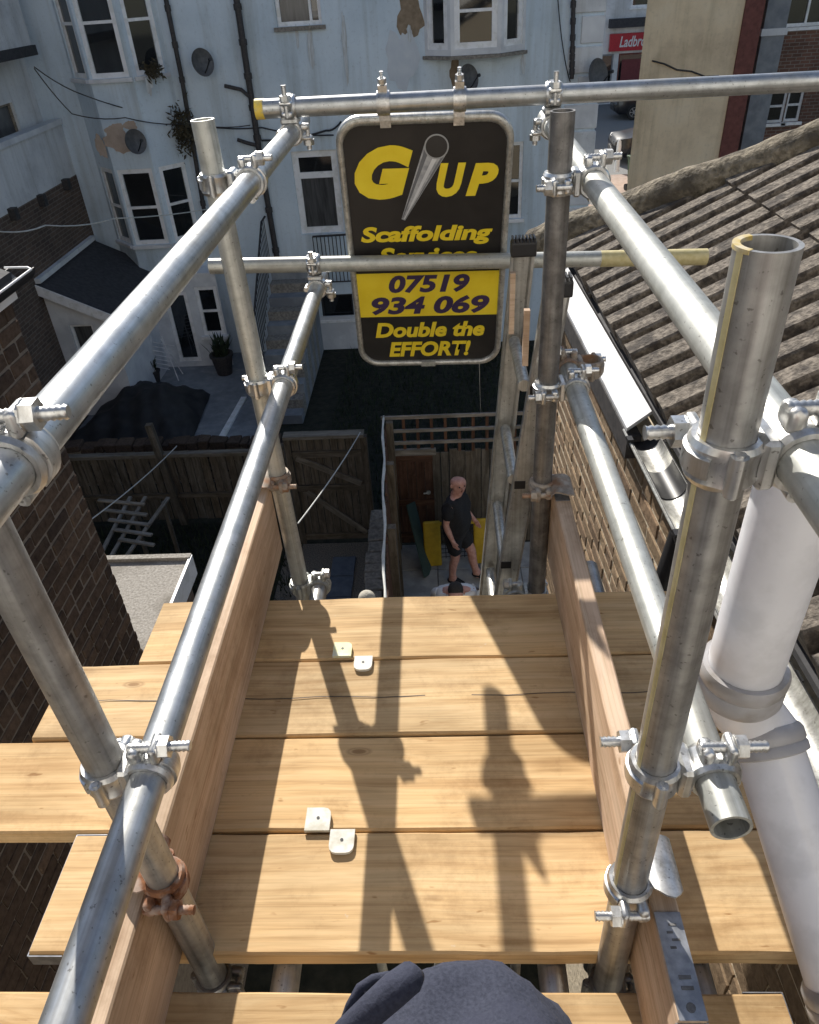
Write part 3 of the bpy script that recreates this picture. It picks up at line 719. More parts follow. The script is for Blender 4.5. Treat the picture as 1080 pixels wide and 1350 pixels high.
# downpipe with swan neck
b = nb(); tubepath(b, [(.655, 1.84, -.13), (.64, 1.84, -.22), (.615, 1.82, -.30), (.605, 1.80, -.42), (.605, 1.80, -3.0)], [.05, .046, .04, .038, .038], 14); dp = obj('downpipe', b, M['black'], rh, True)
b = nb(); cyl(b, (.605, 1.80, -.40), (.605, 1.80, -.47), .046, 14); cyl(b, (.605, 1.80, -1.2), (.605, 1.80, -1.27), .046, 14); obj('collar', b, M['black'], dp, True)

th_ = math.radians(2.2); c_ = V((.70, 3.95, 0)); R_z = Matrix.Rotation(th_, 3, 'Z'); rh.rotation_euler = (0, 0, th_); rh.location = c_ - R_z @ c_
# ---------------- unseen house behind the photographer; wall set back, tall and pale to bounce sunlight
bh = thing('unseen_rear_house', 'unseen cream house wall behind the photographer, shaped to bounce sunlight', 'house', (0, -5.0, GZ))
Wb = Wall((11, -5.0), (-11, -5.0), (0, 1)); hb1 = (4.0, 5.2, -.9, .7); hb2 = (8.2, 9.3, -.9, .7); hb3 = (13, 14.2, -.9, .7)
b = nb(); Wb.panel(b, GZ, 7.5, [hb1, hb2, hb3], .12); obj('wall', b, M['cream'], bh)
for h in (hb1, hb2, hb3): Wb.window(bh, h, (1, 1), (1, 1))
adopt(bh, (0, -5.0, GZ))
# ---------------- flat felt roof of the outhouse in the left yard
fr = thing('outhouse', 'low outhouse with pale felt flat roof below the brick flank', 'outhouse', (-3.2, 4.3, GZ))
b = nb(); boxb(b, (-4.6, 2.2, GZ), (-2.46, 5.28, -3.06)); obj('wall', b, M['far_brick_x'], fr)
b = nb(); boxb(b, (-4.7, 2.2, -3.05), (-2.42, 5.33, -3.0)); obj('roof', b, M['felt'], fr)
b = nb(); boxb(b, (-4.7, 5.29, -2.998), (-2.40, 5.35, -2.96)); obj('kerb', b, M['felt'], fr)
b = nb(); boxb(b, (-2.415, 2.2, -3.2), (-2.39, 5.34, -2.97)); obj('fascia', b, M['white'], fr)
for o in fr.children: o.matrix_parent_inverse = Matrix.Translation(-V((-3.2, 4.3, GZ)))

# ---------------- beige gable building, brick building behind it, shop across the street
BGY = 20.0
bx0 = ony(843, 100, BGY).x; bx1 = ony(966, 100, BGY).x
bg_ = thing('beige_building', 'tall blank beige rendered gable wall with dark red corner', 'building', (bx0, BGY, GZ))
b = nb(); poly_prism(b, [(bx0, BGY, GZ), (bx1, BGY, GZ), (bx1, BGY + 7, GZ), (bx0 + 1.95, BGY + 7, GZ)], (0, 0, 5 - GZ)); obj('wall', b, M['beige'], bg_)
b = nb(); boxb(b, (bx1 + .002, BGY - .05, GZ), (bx1 + .42, BGY + 6.9, 5)); obj('corner_pilaster', b, M['pipe_red'], bg_)
crk = [ony(x, y, BGY - .02) for x, y in ((860, 80), (876, 84), (893, 92), (912, 94), (930, 101), (948, 100))]
b = nb(); tubepath(b, crk, .02, 6); obj('crack', b, M['pipe_dark'], bg_)
for o in bg_.children: o.matrix_parent_inverse = Matrix.Translation(-V((bx0, BGY, GZ)))
KY_ = 21.0
kb = thing('brick_building', 'red-brown brick building with grey pilaster beyond the beige gable', 'building', (8, KY_, GZ))
Wk = Wall((bx1 + .43, KY_), (15, KY_), (0, -1))
def kh(xl, xr, yt, yb): return (Wk.U(ony(xl, (yt + yb) / 2, KY_)), Wk.U(ony(xr, (yt + yb) / 2, KY_)), ony((xl + xr) / 2, yb, KY_).z, ony((xl + xr) / 2, yt, KY_).z)
k1 = kh(1035, 1110, -60, 34); k2 = kh(1012, 1036, 118, 162); k3 = kh(1037, 1058, 116, 160)
b = nb(); Wk.panel(b, GZ, 5, [k1, k2, k3], .15); obj('wall', b, M['far_brick_y'], kb)
Wk.window(kb, k1, (1, 1), (1, 1)); Wk.window(kb, k2, (1,), (1, 1), fm='white_wall', fw=.06); Wk.window(kb, k3, (1,), (1, 1), fm='white_wall', fw=.06)
pu = Wk.U(ony(1017, 60, KY_)); b = nb(); Wk.slab(b, pu - .32, pu + .20, GZ, 5, .003, .16); obj('pilaster', b, M['concrete'], kb)
b = nb(); Wk.slab(b, pu - .36, pu + .24, ony(1017, 46, KY_).z, ony(1017, 42, KY_).z + .08, .003, .2); obj('moulding', b, M['white_wall'], kb)
b = nb(); Wk.slab(b, pu + .25, Wk.L, ony(1050, 112, KY_).z, ony(1050, 106, KY_).z, .004, .05); obj('string_course', b, M['stone'], kb)
for o in kb.children: o.matrix_parent_inverse = Matrix.Translation(-V((8, KY_, GZ)))
SY = 44.0
shop = thing('betting_shop', 'shop with red fascia sign across the street', 'shop', (9.5, SY, GZ))
Wsh = Wall((2, SY), (26, SY), (0, -1))
zs0 = ony(830, 66, SY).z; zs1 = ony(830, 43, SY).z
us0 = Wsh.U(ony(800, 90, SY)); 
hwin = (us0 + .55, us0 + 6.2, SZ + .5, zs0 - .12); hup = (us0 + .9, us0 + 3.2, ony(835, 10, SY).z, 3.0); hd = (us0 - .7, us0 + .3, SZ + .05, zs0 - .12)
b = nb(); Wsh.panel(b, GZ, 3.4, [hwin, hup, hd], .2); obj('wall', b, M['white_wall'], shop)
Wsh.window(shop, hwin, (1, 1, 1), (1,), fm='pipe_red', gm='glass', fw=.08); Wsh.window(shop, hup, (1, 1), (1,), fw=.1); Wsh.window(shop, hd, (1,), (1,), fm='concrete', sill=False, name='door')
b = nb(); Wsh.slab(b, us0, us0 + 7.5, zs0, zs1, .02, .22); fas = obj('fascia_sign', b, M['red_sign'], shop)
b = nb(); Wsh.slab(b, us0 - .1, us0 + 7.6, zs1 + .25, zs1 + .62, .0, .45); obj('canopy', b, M['slate'], shop)
b = nb(); Wsh.slab(b, us0 + .75, us0 + 3.0, SZ + 1.0, zs0 - .4, -.10, -.05); obj('poster', b, plain('dark_red_poster', (.16, .03, .035), .5), shop)
b = nb(); Wsh.slab(b, us0 + 3.05, us0 + 3.35, SZ + .6, zs0 - .2, -.10, .02); obj('banner', b, plain('pink_red_banner', (.6, .06, .09), .5), shop)
def text_mesh(s, mat, w=None, h=None, shear=0, bold=0, extrude=.0):
    cu = bpy.data.curves.new('lettering', 'FONT'); cu.body = s; cu.shear = shear; cu.offset = bold; cu.extrude = extrude; cu.resolution_u = 4
    to = bpy.data.objects.new('lettering', cu); COL.objects.link(to)
    bpy.context.view_layer.update()
    me = bpy.data.meshes.new_from_object(to.evaluated_get(bpy.context.evaluated_depsgraph_get()))
    bpy.data.objects.remove(to)
    xs = [v.co.x for v in me.vertices]; ys = [v.co.y for v in me.vertices]
    cx, cy = (min(xs) + max(xs)) / 2, (min(ys) + max(ys)) / 2
    sx = w / (max(xs) - min(xs)) if w else None; sy = h / (max(ys) - min(ys)) if h else sx
    if sx is None: sx = sy
    for v in me.vertices: v.co = ((v.co.x - cx) * sx, (v.co.y - cy) * sy, v.co.z)
    me.materials.clear(); me.materials.append(mat)
    return me
me = text_mesh('Ladbrokes', M['white_cloth'], w=1.9, h=.46, shear=.2, bold=.02)
o = bpy.data.objects.new('lettering', me); link(o, fas); o.rotation_euler = (math.pi / 2, 0, 0)
wd = max(v.co.x for v in me.vertices); o.location = Wsh.at(Wsh.U(ony(816, 56, SY)) + wd, (zs0 + zs1) / 2 + .02, .226)
for o in shop.children: o.matrix_parent_inverse = Matrix.Translation(-V((9.5, SY, GZ)))

# ================================================================== SCAFFOLD
RO, RI = .02415, .0202
sc = thing('scaffold', 'galvanised tube scaffold with guard rails around the boarded deck', 'scaffold')
def tube(name, p0, p1, mat='galv', label=None, seg=40):
    p0, p1 = V(p0), V(p1); L = (p1 - p0).length
    bm = nb(); hollow(bm, (0, 0, 0), (0, 0, L), RO, RI, seg); o = obj(name, bm, M[mat], sc, True, ang=50)
    o.location = p0; o.rotation_euler = (p1 - p0).to_track_quat('Z', 'Y').to_euler()
    if label: o['label'] = label
    return o
def capped(o, L, mat, w=.025, at0=False):
    bm = nb(); z0 = -.001 if at0 else L - w
    hollow(bm, (0, 0, z0), (0, 0, z0 + w + .001), RO + .0012, RI - .001, 40); return obj('end_cap' , bm, M[mat], o, True, ang=50)
# uprights
STD = {'FR': ((.250, .566), -.007, -.001, 1.147, 'galv_dull'), 'FL': ((-.441, .577), -.014, -.005, 1.18, 'galv_dull'),
       'BL': ((-.452, 1.687), -.020, -.001, 1.102, 'galv_pale'), 'BR': ((.2494, 1.6107), -.0049, 0, 1.092, 'steel_dark')}
def sp(k, z): (x, y), tx, ty, t, m = STD[k]; return V((x + tx * z, y + ty * z, z))
so_ = {}
for k, ((x, y), tx, ty, t, m) in STD.items():
    so_[k] = tube('standard', sp(k, GZ if k[0] == 'B' else -3.2), sp(k, t), m)
# yellow worn stripe on the front right upright
L_ = (sp('FR', 1.147) - sp('FR', -3.2)).length
def stripe(o, z0, z1, a0, a1, mat, r=RO + .0009):
    bm = nb(); lathe(bm, (0, 0, z0), (0, 0, 1), [(r - .0012, 0), (r, 0), (r, z1 - z0), (r - .0012, z1 - z0)], 6, True, a0, a1); return obj('paint_stripe', bm, M[mat], o, True)
# guard rails: (x, z, tx, tz, y0, y1)
RAIL = {'UL': (-.394, .979, -.0011, .0017, .02, 2.47, 'galv'), 'LL': (-.392, .505, -.005, .001, .262, 2.50, 'galv'),
        'UR': (.3075, .9646, .0046, -.0015, .445, 2.40, 'galv_pale'), 'LR': (.3156, .5054, -.0043, -.0018, .487, 1.78, 'galv_pale')}
def rp(k, y): x, z, tx, tz, a, b_, m = RAIL[k]; return V((x + tx * (y - .6), y, z + tz * (y - .6)))
ro_ = {k: tube('guard_rail', rp(k, v[4]), rp(k, v[5]), v[6]) for k, v in RAIL.items()}
# cross rails carrying the sign
utl = V((-.485, 2.27, 1.0425)); utr = V((1.012, 2.27, 1.0325))
UT = tube('ledger', utl, utr, 'galv'); capped(UT, (utr - utl).length, 'yellow_paint', .022, True)
LTY = 2.385
ltl = ony(277, 351, LTY); ltr = ony(931, 338.5, LTY)
LT = tube('ledger', ltl, ltr, 'galv_pale')
bm = nb(); Lt_ = (ltr - ltl).length; hollow(bm, (0, 0, Lt_ - .33), (0, 0, Lt_ + .001), RO + .0008, RI - .001, 40); obj('paint_stripe', bm, M['pale_yellow'], LT, True)
# transoms and ledgers under the deck
DZ = -.038
tube('transom', (-.30, .20, DZ - .026), (-.30, 1.43, DZ - .026), 'galv_pale'); tube('transom', (.155, .1, DZ - .026), (.155, 1.40, DZ - .026), 'galv_dull')
tube('transom', (.395, .3, DZ - .026), (.395, 1.62, DZ - .026), 'galv_dull'); tube('transom', (-.62, .10, DZ - .026), (-.62, 1.40, DZ - .026), 'galv_dull')
tube('ledger', (-.68, .635, -.12), (.49, .635, -.12), 'galv_pale'); tube('transom', (-.392, .9, -.165), (-.392, 1.70, -.165), 'galv_dull'); tube('transom', (.190, .9, -.155), (.190, 1.63, -.155), 'galv_dull')
tube('brace', (-.1, .50, -1.2), (-.1, .42, -.1), 'galv_pale')
# ---- couplers
def nut(bm, p, ax, r=.0150, h=.013):
    cyl(bm, V(p) - V(ax) * h / 2, V(p) + V(ax) * h / 2, r, 6)
def bolt_mesh(bm, p0, p1, r=.0074):
    p0, p1 = V(p0), V(p1); L = (p1 - p0).length; a = (p1 - p0).normalized(); n = max(4, int(L / .0028))
    prof = []
    for i in range(n + 1):
        prof.append((r if i % 2 else r * .80, L * i / n))
    prof = [(0.0003, 0)] + prof + [(0.0003, L)]
    lathe(bm, p0, a, prof, 10, False)
def arc(t, o):
    u, v, a = frame(t); k = math.atan2(V(o).dot(v), V(o).dot(u)); return k - .9, k + .9
def half(cp, c, t, o, s, mat, flap=True, bl=.040):
    """one jaw round a tube: c centre, t tube axis, o outward direction, s side of the bolt"""
    c, t, o, s = V(c), V(t).normalized(), V(o).normalized(), V(s).normalized()
    bm = nb(); w = .021
    prof = [(RO + .0006, -w), (RO + .0055, -w), (RO + .0085, -w * .72), (RO + .0065, -w * .35), (RO + .0065, w * .35), (RO + .0085, w * .72), (RO + .0055, w), (RO + .0006, w)]
    lathe(bm, c, t, prof, 28, True)
    m = Matrix((t, o, s)).transposed()
    # bolt lugs (two ears gripping the bolt) and the hinge knuckle
    def lump(cc, sz, bv):
        q = nb(); box(q, cc, sz, m); bmesh.ops.bevel(q, geom=list(q.edges), offset=bv, segments=3, affect='EDGES', profile=.5)
        me = bpy.data.meshes.new('t'); q.to_mesh(me); q.free(); bm.from_mesh(me); bpy.data.meshes.remove(me)
    lump(c + s * .040 + o * .0155, (.034, .012, .028), .0055); lump(c + s * .033 + o * .012, (.026, .012, .018), .005); lump(c + s * .036 - o * .012, (.030, .017, .024), .007)
    lathe(bm, c, t, [(RO + .004, -w * .55), (RO + .0105, -w * .45), (RO + .0105, w * .45), (RO + .004, w * .55)], 10, True, *arc(t, o))
    cyl(bm, c - s * .0345 - t * .019, c - s * .0345 + t * .019, .0075, 14); cyl(bm, c - s * .0345 - t * .022, c - s * .0345 + t * .022, .0045, 10)
    for v in bm.verts: v.co += V((rnd.uniform(-1, 1), rnd.uniform(-1, 1), rnd.uniform(-1, 1))) * .0004
    j = bm
    bb = nb(); bolt_mesh(bb, c + s * .043 - o * .02, c + s * .043 + o * (.026 + bl))
    nn = nb(); nut(nn, c + s * .043 + o * .0275, o); cyl(nn, c + s * .043 + o * .0195, c + s * .043 + o * .0215, .015, 16)
    return j, bb, nn
def coupler(A, ta, Bc, tb, sa, sb_, mat='fitting', bl=(.040, .040), label=None):
    """right-angle coupler joining tube at A (axis ta) to tube at Bc (axis tb)"""
    A, Bc = V(A), V(Bc); o = (Bc - A).normalized()
    ja, ba, na = half(sc, A, ta, -o, sa, mat, bl=bl[0]); jb, bb_, nb_ = half(sc, Bc, tb, o, sb_, mat, bl=bl[1])
    body = nb(); u, v, a = frame(o, V(ta)); mid = (A + Bc) / 2
    box(body, mid, (.050, .050, .016), Matrix((u, v, a)).transposed()); bevel(body, .004, 1)
    def merge(x, y):
        me = bpy.data.meshes.new('t'); y.to_mesh(me); y.free(); x.from_mesh(me); bpy.data.meshes.remove(me)
    merge(ja, jb); merge(ja, body)
    c = obj('coupler', ja, M[mat], sc, True, ang=35)
    if label: c['label'] = label
    obj('bolt', ba, M[mat if mat == 'rust' else 'fitting'], c, True, ang=60); obj('bolt', bb_, M[mat if mat == 'rust' else 'fitting'], c, True, ang=60)
    obj('nut', na, M['fitting'], c, False); obj('nut', nb_, M['fitting'], c, False)
    return c
Zv, Yv, Xv = V((0, 0, 1)), V((0, 1, 0)), V((1, 0, 0))
for sk, rk in (('FL', 'UL'), ('BL', 'UL'), ('FL', 'LL'), ('BL', 'LL'), ('FR', 'UR'), ('BR', 'UR'), ('FR', 'LR'), ('BR', 'LR')):
    y = STD[sk][0][1]; B_ = rp(rk, y); A_ = sp(sk, B_.z)
    coupler(A_, Zv, B_, Yv, Yv if sk[0] == 'F' and sk[1] == 'R' else -Yv if sk == 'BR' else Yv, Zv, 'fitting', (.032, .034) if sk[0] == 'F' else (.024, .026))
def lerp_x(a, b_, x): t = (x - a.x) / (b_.x - a.x); return a.lerp(b_, t)
for rk in ('UL', 'UR'):
    R_ = rp(rk, 2.27); coupler(R_, Yv, lerp_x(utl, utr, R_.x), Xv, Xv if rk == 'UL' else -Xv, -Yv, 'fitting', (.02, .032))
for rk in ('LL',):
    R_ = rp(rk, LTY); coupler(R_, Yv, lerp_x(ltl, ltr, R_.x), Xv, Xv, -Yv, 'fitting', (.02, .026))
# base couplers at the back, under the deck line
coupler(sp('BL', -.165), Zv, V((-.392, 1.687, -.165)), Yv, Yv, Zv, 'galv_pale', (.012, .01))
coupler(sp('BR', -.155), Zv, V((.190, 1.611, -.155)), Yv, Yv, Zv, 'galv_pale', (.012, .01))
coupler(sp('FR', -.12), Zv, sp('FR', -.12) + V((0, .066, 0)), Xv, Xv, Zv, 'galv_dull', (.02, .02)); coupler(sp('FL', -.12), Zv, sp('FL', -.12) + V((0, .058, 0)), Xv, Xv, Zv, 'galv_dull', (.02, .02))
# small stray fitting on the lower right rail
coupler(rp('LR', 1.72), Yv, rp('LR', 1.72) + V((.055, .0, .0)), Zv, Zv, Yv, 'oldclip', (.015, .02), label='rusty fitting on the end of the lower right rail')
# worn yellow paint down the side of the front right upright
o = so_['FR']; q = o.rotation_euler.to_quaternion()
def loc_ang(o, dvec):
    d = o.rotation_euler.to_quaternion().inverted() @ V(dvec); u, v, a = frame((0, 0, 1)); return math.atan2(d.dot(v), d.dot(u))
an = loc_ang(o, (-.93, -.37, 0)); stripe(o, L_ - 1.0, L_ - .003, an - .15, an + .10, 'pale_yellow')
bm = nb(); lathe(bm, (0, 0, L_ - .003), (0, 0, 1), [(RI - .0006, 0), (RO + .001, 0), (RO + .001, .0034), (RI - .0006, .0034)], 14, True, an - 1.7, an + .3); obj('paint_daub', bm, M['yellow_rim'], o, True)
# toe board clips: a jaw round the upright and a saddle over the board edge
def clip(sk, z, side, bx, mat, y_off=-.02, label=None):
    A_ = sp(sk, z); s = V((side, 0, 0))
    j, bb, nn = half(sc, A_, Zv, -s, -Yv if sk[0] == 'F' else -Yv, mat, bl=.03)
    # saddle: folded plate over the top of the board
    n = 9; w = .085; pts = []
    for i in range(n):
        t = math.pi * i / (n - 1); pts.append((bx + side * (.0) - math.cos(t) * .030 * 1.0, .012 + math.sin(t) * .022))
    y0 = A_.y + y_off - .02
    top = .226
    A1 = [j.verts.new((px, y0 + .01 * math.sin(i), top + pz - .012)) for i, (px, pz) in enumerate(pts)]
    B1 = [j.verts.new((px, y0 + w, top + pz - .012)) for px, pz in pts]
    A2 = [j.verts.new((v.co.x, v.co.y, v.co.z + .004)) for v in A1]; B2 = [j.verts.new((v.co.x, v.co.y, v.co.z + .004)) for v in B1]
    for i in range(n - 1):
        j.faces.new((A1[i], A1[i + 1], B1[i + 1], B1[i])); j.faces.new((A2[i], B2[i], B2[i + 1], A2[i + 1])); j.faces.new((A1[i], A2[i], A2[i + 1], A1[i + 1])); j.faces.new((B1[i], B1[i + 1], B2[i + 1], B2[i]))
    j.faces.new((A1[0], B1[0], B2[0], A2[0])); j.faces.new((A1[-1], A2[-1], B2[-1], B1[-1]))
    c = obj('toe_board_clip', j, M[mat], sc, True, ang=40)
    if label: c['label'] = label
    obj('bolt', bb, M[mat], c, True, ang=60); obj('nut', nn, M[mat], c)
    return c
clip('FL', .225, -1, -.484, 'rust', .0, 'rusty toe board clip'); clip('BL', .225, -1, -.494, 'oldclip', -.05)
clip('FR', .225, 1, .294, 'fitting', .0); clip('BR', .225, 1, .294, 'oldclip', -.05)

# ================================================================== DECK BOARDS
def board(name, x0, x1, y0, y1, z1, mat, label, group, t=.038, rotz=0, cat='board', bands=(1, 1), parent=None):
    L = x1 - x0; Wd = y1 - y0
    root = thing(name, label, cat, ((x0 + x1) / 2, (y0 + y1) / 2, z1 - t), (0, 0, rotz), group)
    bm = nb(); n = 24
    secs = []
    for i in range(n + 1):
        xx = -L / 2 + L * i / n; bow = .0012 * math.sin(i * .7 + x0 * 9) + rnd.uniform(-.0005, .0005); e = .004
        hw = Wd / 2 + rnd.uniform(-.0012, .0004)
        secs.append([bm.verts.new((xx, y, z + bow)) for y, z in ((-hw, .002), (-hw, t - e), (-hw + e, t), (hw - e, t), (hw, t - e), (hw, .002))])
    for A, B in zip(secs, secs[1:]):
        for i in range(6): j = (i + 1) % 6; bm.faces.new((A[i], A[j], B[j], B[i]))
    bm.faces.new(secs[0][::-1]); bm.faces.new(secs[-1])
    obj('plank', bm, M[mat], root)
    for e, k in zip((-1, 1), bands):
        if k:
            bb = nb(); xx = e * (L / 2 + .0012); box(bb, (xx, 0, t / 2), (.0022, Wd + .004, t * .82)); box(bb, (xx - e * .03, Wd / 2 + .0016, t / 2), (.06, .0016, t * .8)); box(bb, (xx - e * .03, -Wd / 2 - .0016, t / 2), (.06, .0016, t * .8)); obj('end_band', bb, M['band'], root)
    return root
Y0, BW = 1.4487, .2204
BG = 'deck boards of the scaffold'
board('scaffold_board', -.760, .56, Y0 - BW + .003, Y0 - .001, 0, 'deck', 'farthest deck board, its far edge above the yard', BG, bands=(0, 0))
board('scaffold_board', -.93, .60, Y0 - 2 * BW + .004, Y0 - BW - .001, .001, 'deck', 'second deck board from the far edge, with a long crack along it', BG, bands=(0, 0))
board('scaffold_board', -1.35, .62, Y0 - 3 * BW + .005, Y0 - 2 * BW - .001, -.001, 'deck', 'third deck board from the far edge, running out of frame on the left', BG)
board('scaffold_board', -.738, .60, Y0 - 4 * BW + .002, Y0 - 3 * BW - .001, 0, 'deck', 'fourth deck board from the far edge, in front of the open gap', BG, bands=(1, 0))
board('scaffold_board', -1.30, .50, .512 - .222, .512, .002, 'deck', 'nearest deck board, under the navy clothed knee', BG)
# crack in the second board
bm = nb(); pts = [(-.86 + i * .07, Y0 - 1.52 * BW + .003 * math.sin(i * 1.7), .0022) for i in range(20)]
for (a, c) in zip(pts, pts[1:]): quad(bm, (a[0], a[1] - .0011, a[2]), (c[0], c[1] - .0011, c[2]), (c[0], c[1] + .0011, c[2]), (a[0], a[1] + .0011, a[2]))
crk_b = [o for o in bpy.data.objects if o.get('label', '').startswith('second deck')][0]
ck = obj('crack', bm, M['pipe_dark'], crk_b); ck.matrix_parent_inverse = Matrix.Translation(-crk_b.location)
# toe boards on edge
def toeboard(xn, xf, y0, y1, label, lean=0):
    L = y1 - y0; root = thing('toe_board', label, 'toe board', ((xn + xf) / 2, (y0 + y1) / 2, .002), None, 'toe boards either side of the deck')
    ang = math.atan2(y1 - y0, xf - xn); root.rotation_euler = (0, 0, ang)
    bm = nb(); n = 20; secs = []; t = .038; H = .222
    for i in range(n + 1):
        xx = -L / 2 + L * i / n; e = .003; w_ = rnd.uniform(-.0006, .0006)
        secs.append([bm.verts.new((xx, y + w_, z)) for y, z in ((-t / 2, 0), (-t / 2, H - e), (-t / 2 + e, H), (t / 2 - e, H), (t / 2, H - e), (t / 2, 0))])
    for A, B in zip(secs, secs[1:]):
        for i in range(6): j = (i + 1) % 6; bm.faces.new((A[i], A[j], B[j], B[i]))
    bm.faces.new(secs[0][::-1]); bm.faces.new(secs[-1]); obj('plank', bm, M['toe'], root)
    return root, L
tl, tL = toeboard(-.484, -.495, -.10, 1.66, 'left toe board on edge, with rusty clip near its front end')
tr, tL2 = toeboard(.294, .292, .395, 1.66, 'right toe board on edge, with a metal band on its front end')
# metal hoop on the front end of the right board, with punched marks
bm = nb(); box(bm, (-tL2 / 2 - .0015, 0, .111), (.003, .042, .20)); box(bm, (-tL2 / 2 + .065, 0, .2235), (.135, .036, .0022)); hb = obj('end_band', bm, M['band'], tr)
bm = nb()
for dx in (.035, .048): box(bm, (-tL2 / 2 + dx, -.002, .2252), (.0045, .016, .001))
cyl(bm, (-tL2 / 2 + .012, 0, .2246), (-tL2 / 2 + .012, 0, .2258), .006, 12)
for i, dx in enumerate((.085, .095, .105, .115)): box(bm, (-tL2 / 2 + dx, .003 * (-1) ** i, .2252), (.003, .008 + .003 * (i % 2), .0008))
obj('punched_mark', bm, M['steel_dark'], hb)
bm = nb(); box(bm, (tL2 / 2 - .06, 0, .2235), (.12, .036, .0022)); obj('end_band', bm, M['band'], tr)
# square plates lying across the joints
def plate(px, py, s, mat, label, flip=False, rot=0):
    P = onz(px, py, .003); r = thing('joint_plate', label, 'plate', (P.x, P.y, .0025), (0, 0, rot), 'square plates on the deck')
    bm = nb(); pts = []; c = .014; h = s / 2
    cor = [(-1, -1), (1, -1), (1, 1), (-1, 1)]
    for i, (a, b_) in enumerate(cor):
        if i in ((2,) if not flip else (0, 1)):
            for k in range(4):
                t = math.atan2(b_, a) - math.pi / 4 + k / 3 * math.pi / 2; pts.append((a * (h - c) + c * math.cos(t), b_ * (h - c) + c * math.sin(t), 0))
        else: pts.append((a * h, b_ * h, 0))
    poly_prism(bm, pts, (0, 0, .007)); obj('body', bm, M[mat], r)
    bm = nb(); cyl(bm, (0, .002, .0068), (0, .002, .0078), .0032, 10); obj('nail_hole', bm, M['print_black'], r)
plate(452, 858, .045, 'plate_yellow', 'pale yellow square plate above the far board joint'); plate(479, 876, .043, 'plate', 'white square plate below the far board joint', True)
plate(420, 1082, .048, 'plate', 'grey-white square plate above the near board joint'); plate(451, 1111, .047, 'plate', 'grey-white square plate below the near board joint', True)

# ================================================================== SIGN
sx = V((1, 0, -.02)).normalized(); sd = V((0, .235, -1)).normalized(); su = -sd; su = (su - sx * su.dot(sx)).normalized(); sn_ = sx.cross(su).normalized()
SP = V((-.035, 2.325, 1.0))
def suv(x, y): P = onplane(x, y, SP, sn_) - SP; return P.dot(sx), P.dot(su)
def suvc(cx, cy): return suv(420 + cx / 3.5536, 120 + cy / 3.5536)
sign = thing('scaffolders_sign', 'black and yellow scaffolding firm sign hung from the far rail', 'sign', SP)
sign.rotation_euler = Matrix((sx, su, sn_)).transposed().to_euler()
tl_ = suvc(88, 110); tr_ = suvc(905, 100); bl_ = suvc(180, 1288); br_ = suvc(862, 1270)
xl = (tl_[0] + bl_[0]) / 2; xr = (tr_[0] + br_[0]) / 2; yt = (tl_[1] + tr_[1]) / 2; yb = (bl_[1] + br_[1]) / 2
def rrect(x0, x1, y0, y1, r, n=8):
    pts = []
    for cx, cy, a in ((x1 - r, y0 + r, -90), (x1 - r, y1 - r, 0), (x0 + r, y1 - r, 90), (x0 + r, y0 + r, 180)):
        for i in range(n + 1): t = math.radians(a + 90 * i / n); pts.append((cx + r * math.cos(t), cy + r * math.sin(t)))
    return pts
FWD = .020
outer = rrect(xl, xr, yb, yt, .075); inner = rrect(xl + FWD, xr - FWD, yb + FWD, yt - FWD * 1.3, .058)
bm = nb(); poly_prism(bm, [(x, y, -.004) for x, y in inner], (0, 0, .004)); 
pan = obj('panel', bm, M['sign_black'], sign)
bm = nb(); n = len(outer)
prof = [(0, -.010), (0, .004), (.15, .010), (.5, .012), (.85, .010), (1, .003), (1, -.010)]
R_ = [[bm.verts.new((ox + (ix - ox) * t, oy + (iy - oy) * t, z)) for t, z in prof] for (ox, oy), (ix, iy) in zip(outer, inner)]
for i in range(n):
    A, B = R_[i], R_[(i + 1) % n]
    for k in range(len(prof)): l = (k + 1) % len(prof); bm.faces.new((A[k], A[l], B[l], B[k]))
fr_ = obj('frame', bm, M['alu'], sign, True, ang=60)
bm = nb()
for cx in (488, 515): u_, v_ = suvc(cx, 140 if cx < 600 else 1280); cyl(bm, (u_, yt - .013, .011), (u_, yt - .013, .014), .004, 10)
u_, v_ = suvc(515, 1280); box(bm, (u_, yb + .010, .011), (.05, .020, .004)); cyl(bm, (u_, yb + .008, .013), (u_, yb + .008, .016), .004, 10); obj('rivet', bm, M['galv_pale'], fr_)
# yellow band
_, y1 = suvc(510, 848); _, y2 = suvc(510, 1052)
bm = nb(); boxb(bm, (xl + FWD - .001, y2, .0002), (xr - FWD + .001, y1, .0016)); obj('yellow_band', bm, M['sign_yellow'], pan)
def letter(s, x0, x1, yt_, yb_, mat, shear=.22, bold=.03, z=.002, nm='lettering'):
    a = suvc(x0, (yt_ + yb_) / 2); c = suvc(x1, (yt_ + yb_) / 2); t = suvc((x0 + x1) / 2, yt_); q_ = suvc((x0 + x1) / 2, yb_)
    me = text_mesh(s, M[mat], c[0] - a[0], t[1] - q_[1], shear, bold, .0)
    o = bpy.data.objects.new(nm, me); link(o, pan); o.location = ((a[0] + c[0]) / 2, (t[1] + q_[1]) / 2, z); o.rotation_euler = (0, 0, 0.0); return o
letter('G', 165, 445, 253, 507, 'sign_yellow', .28, .075); letter('U', 552, 690, 335, 494, 'sign_yellow', .26, .055); letter('P', 690, 842, 335, 488, 'sign_yellow', .26, .055)
letter('Scaffolding', 197, 815, 628, 722, 'sign_yellow', .2, .041); letter('Services', 282, 742, 728, 812, 'sign_yellow', .2, .041)
letter('07519', 328, 708, 858, 942, 'sign_purple', .2, .041, .0032); letter('934 069', 248, 800, 957, 1042, 'sign_purple', .2, .041, .0032)
letter('Double the', 265, 778, 1080, 1150, 'sign_yellow', .2, .041); letter('EFFORT!', 330, 712, 1170, 1240, 'sign_yellow', .2, .041)
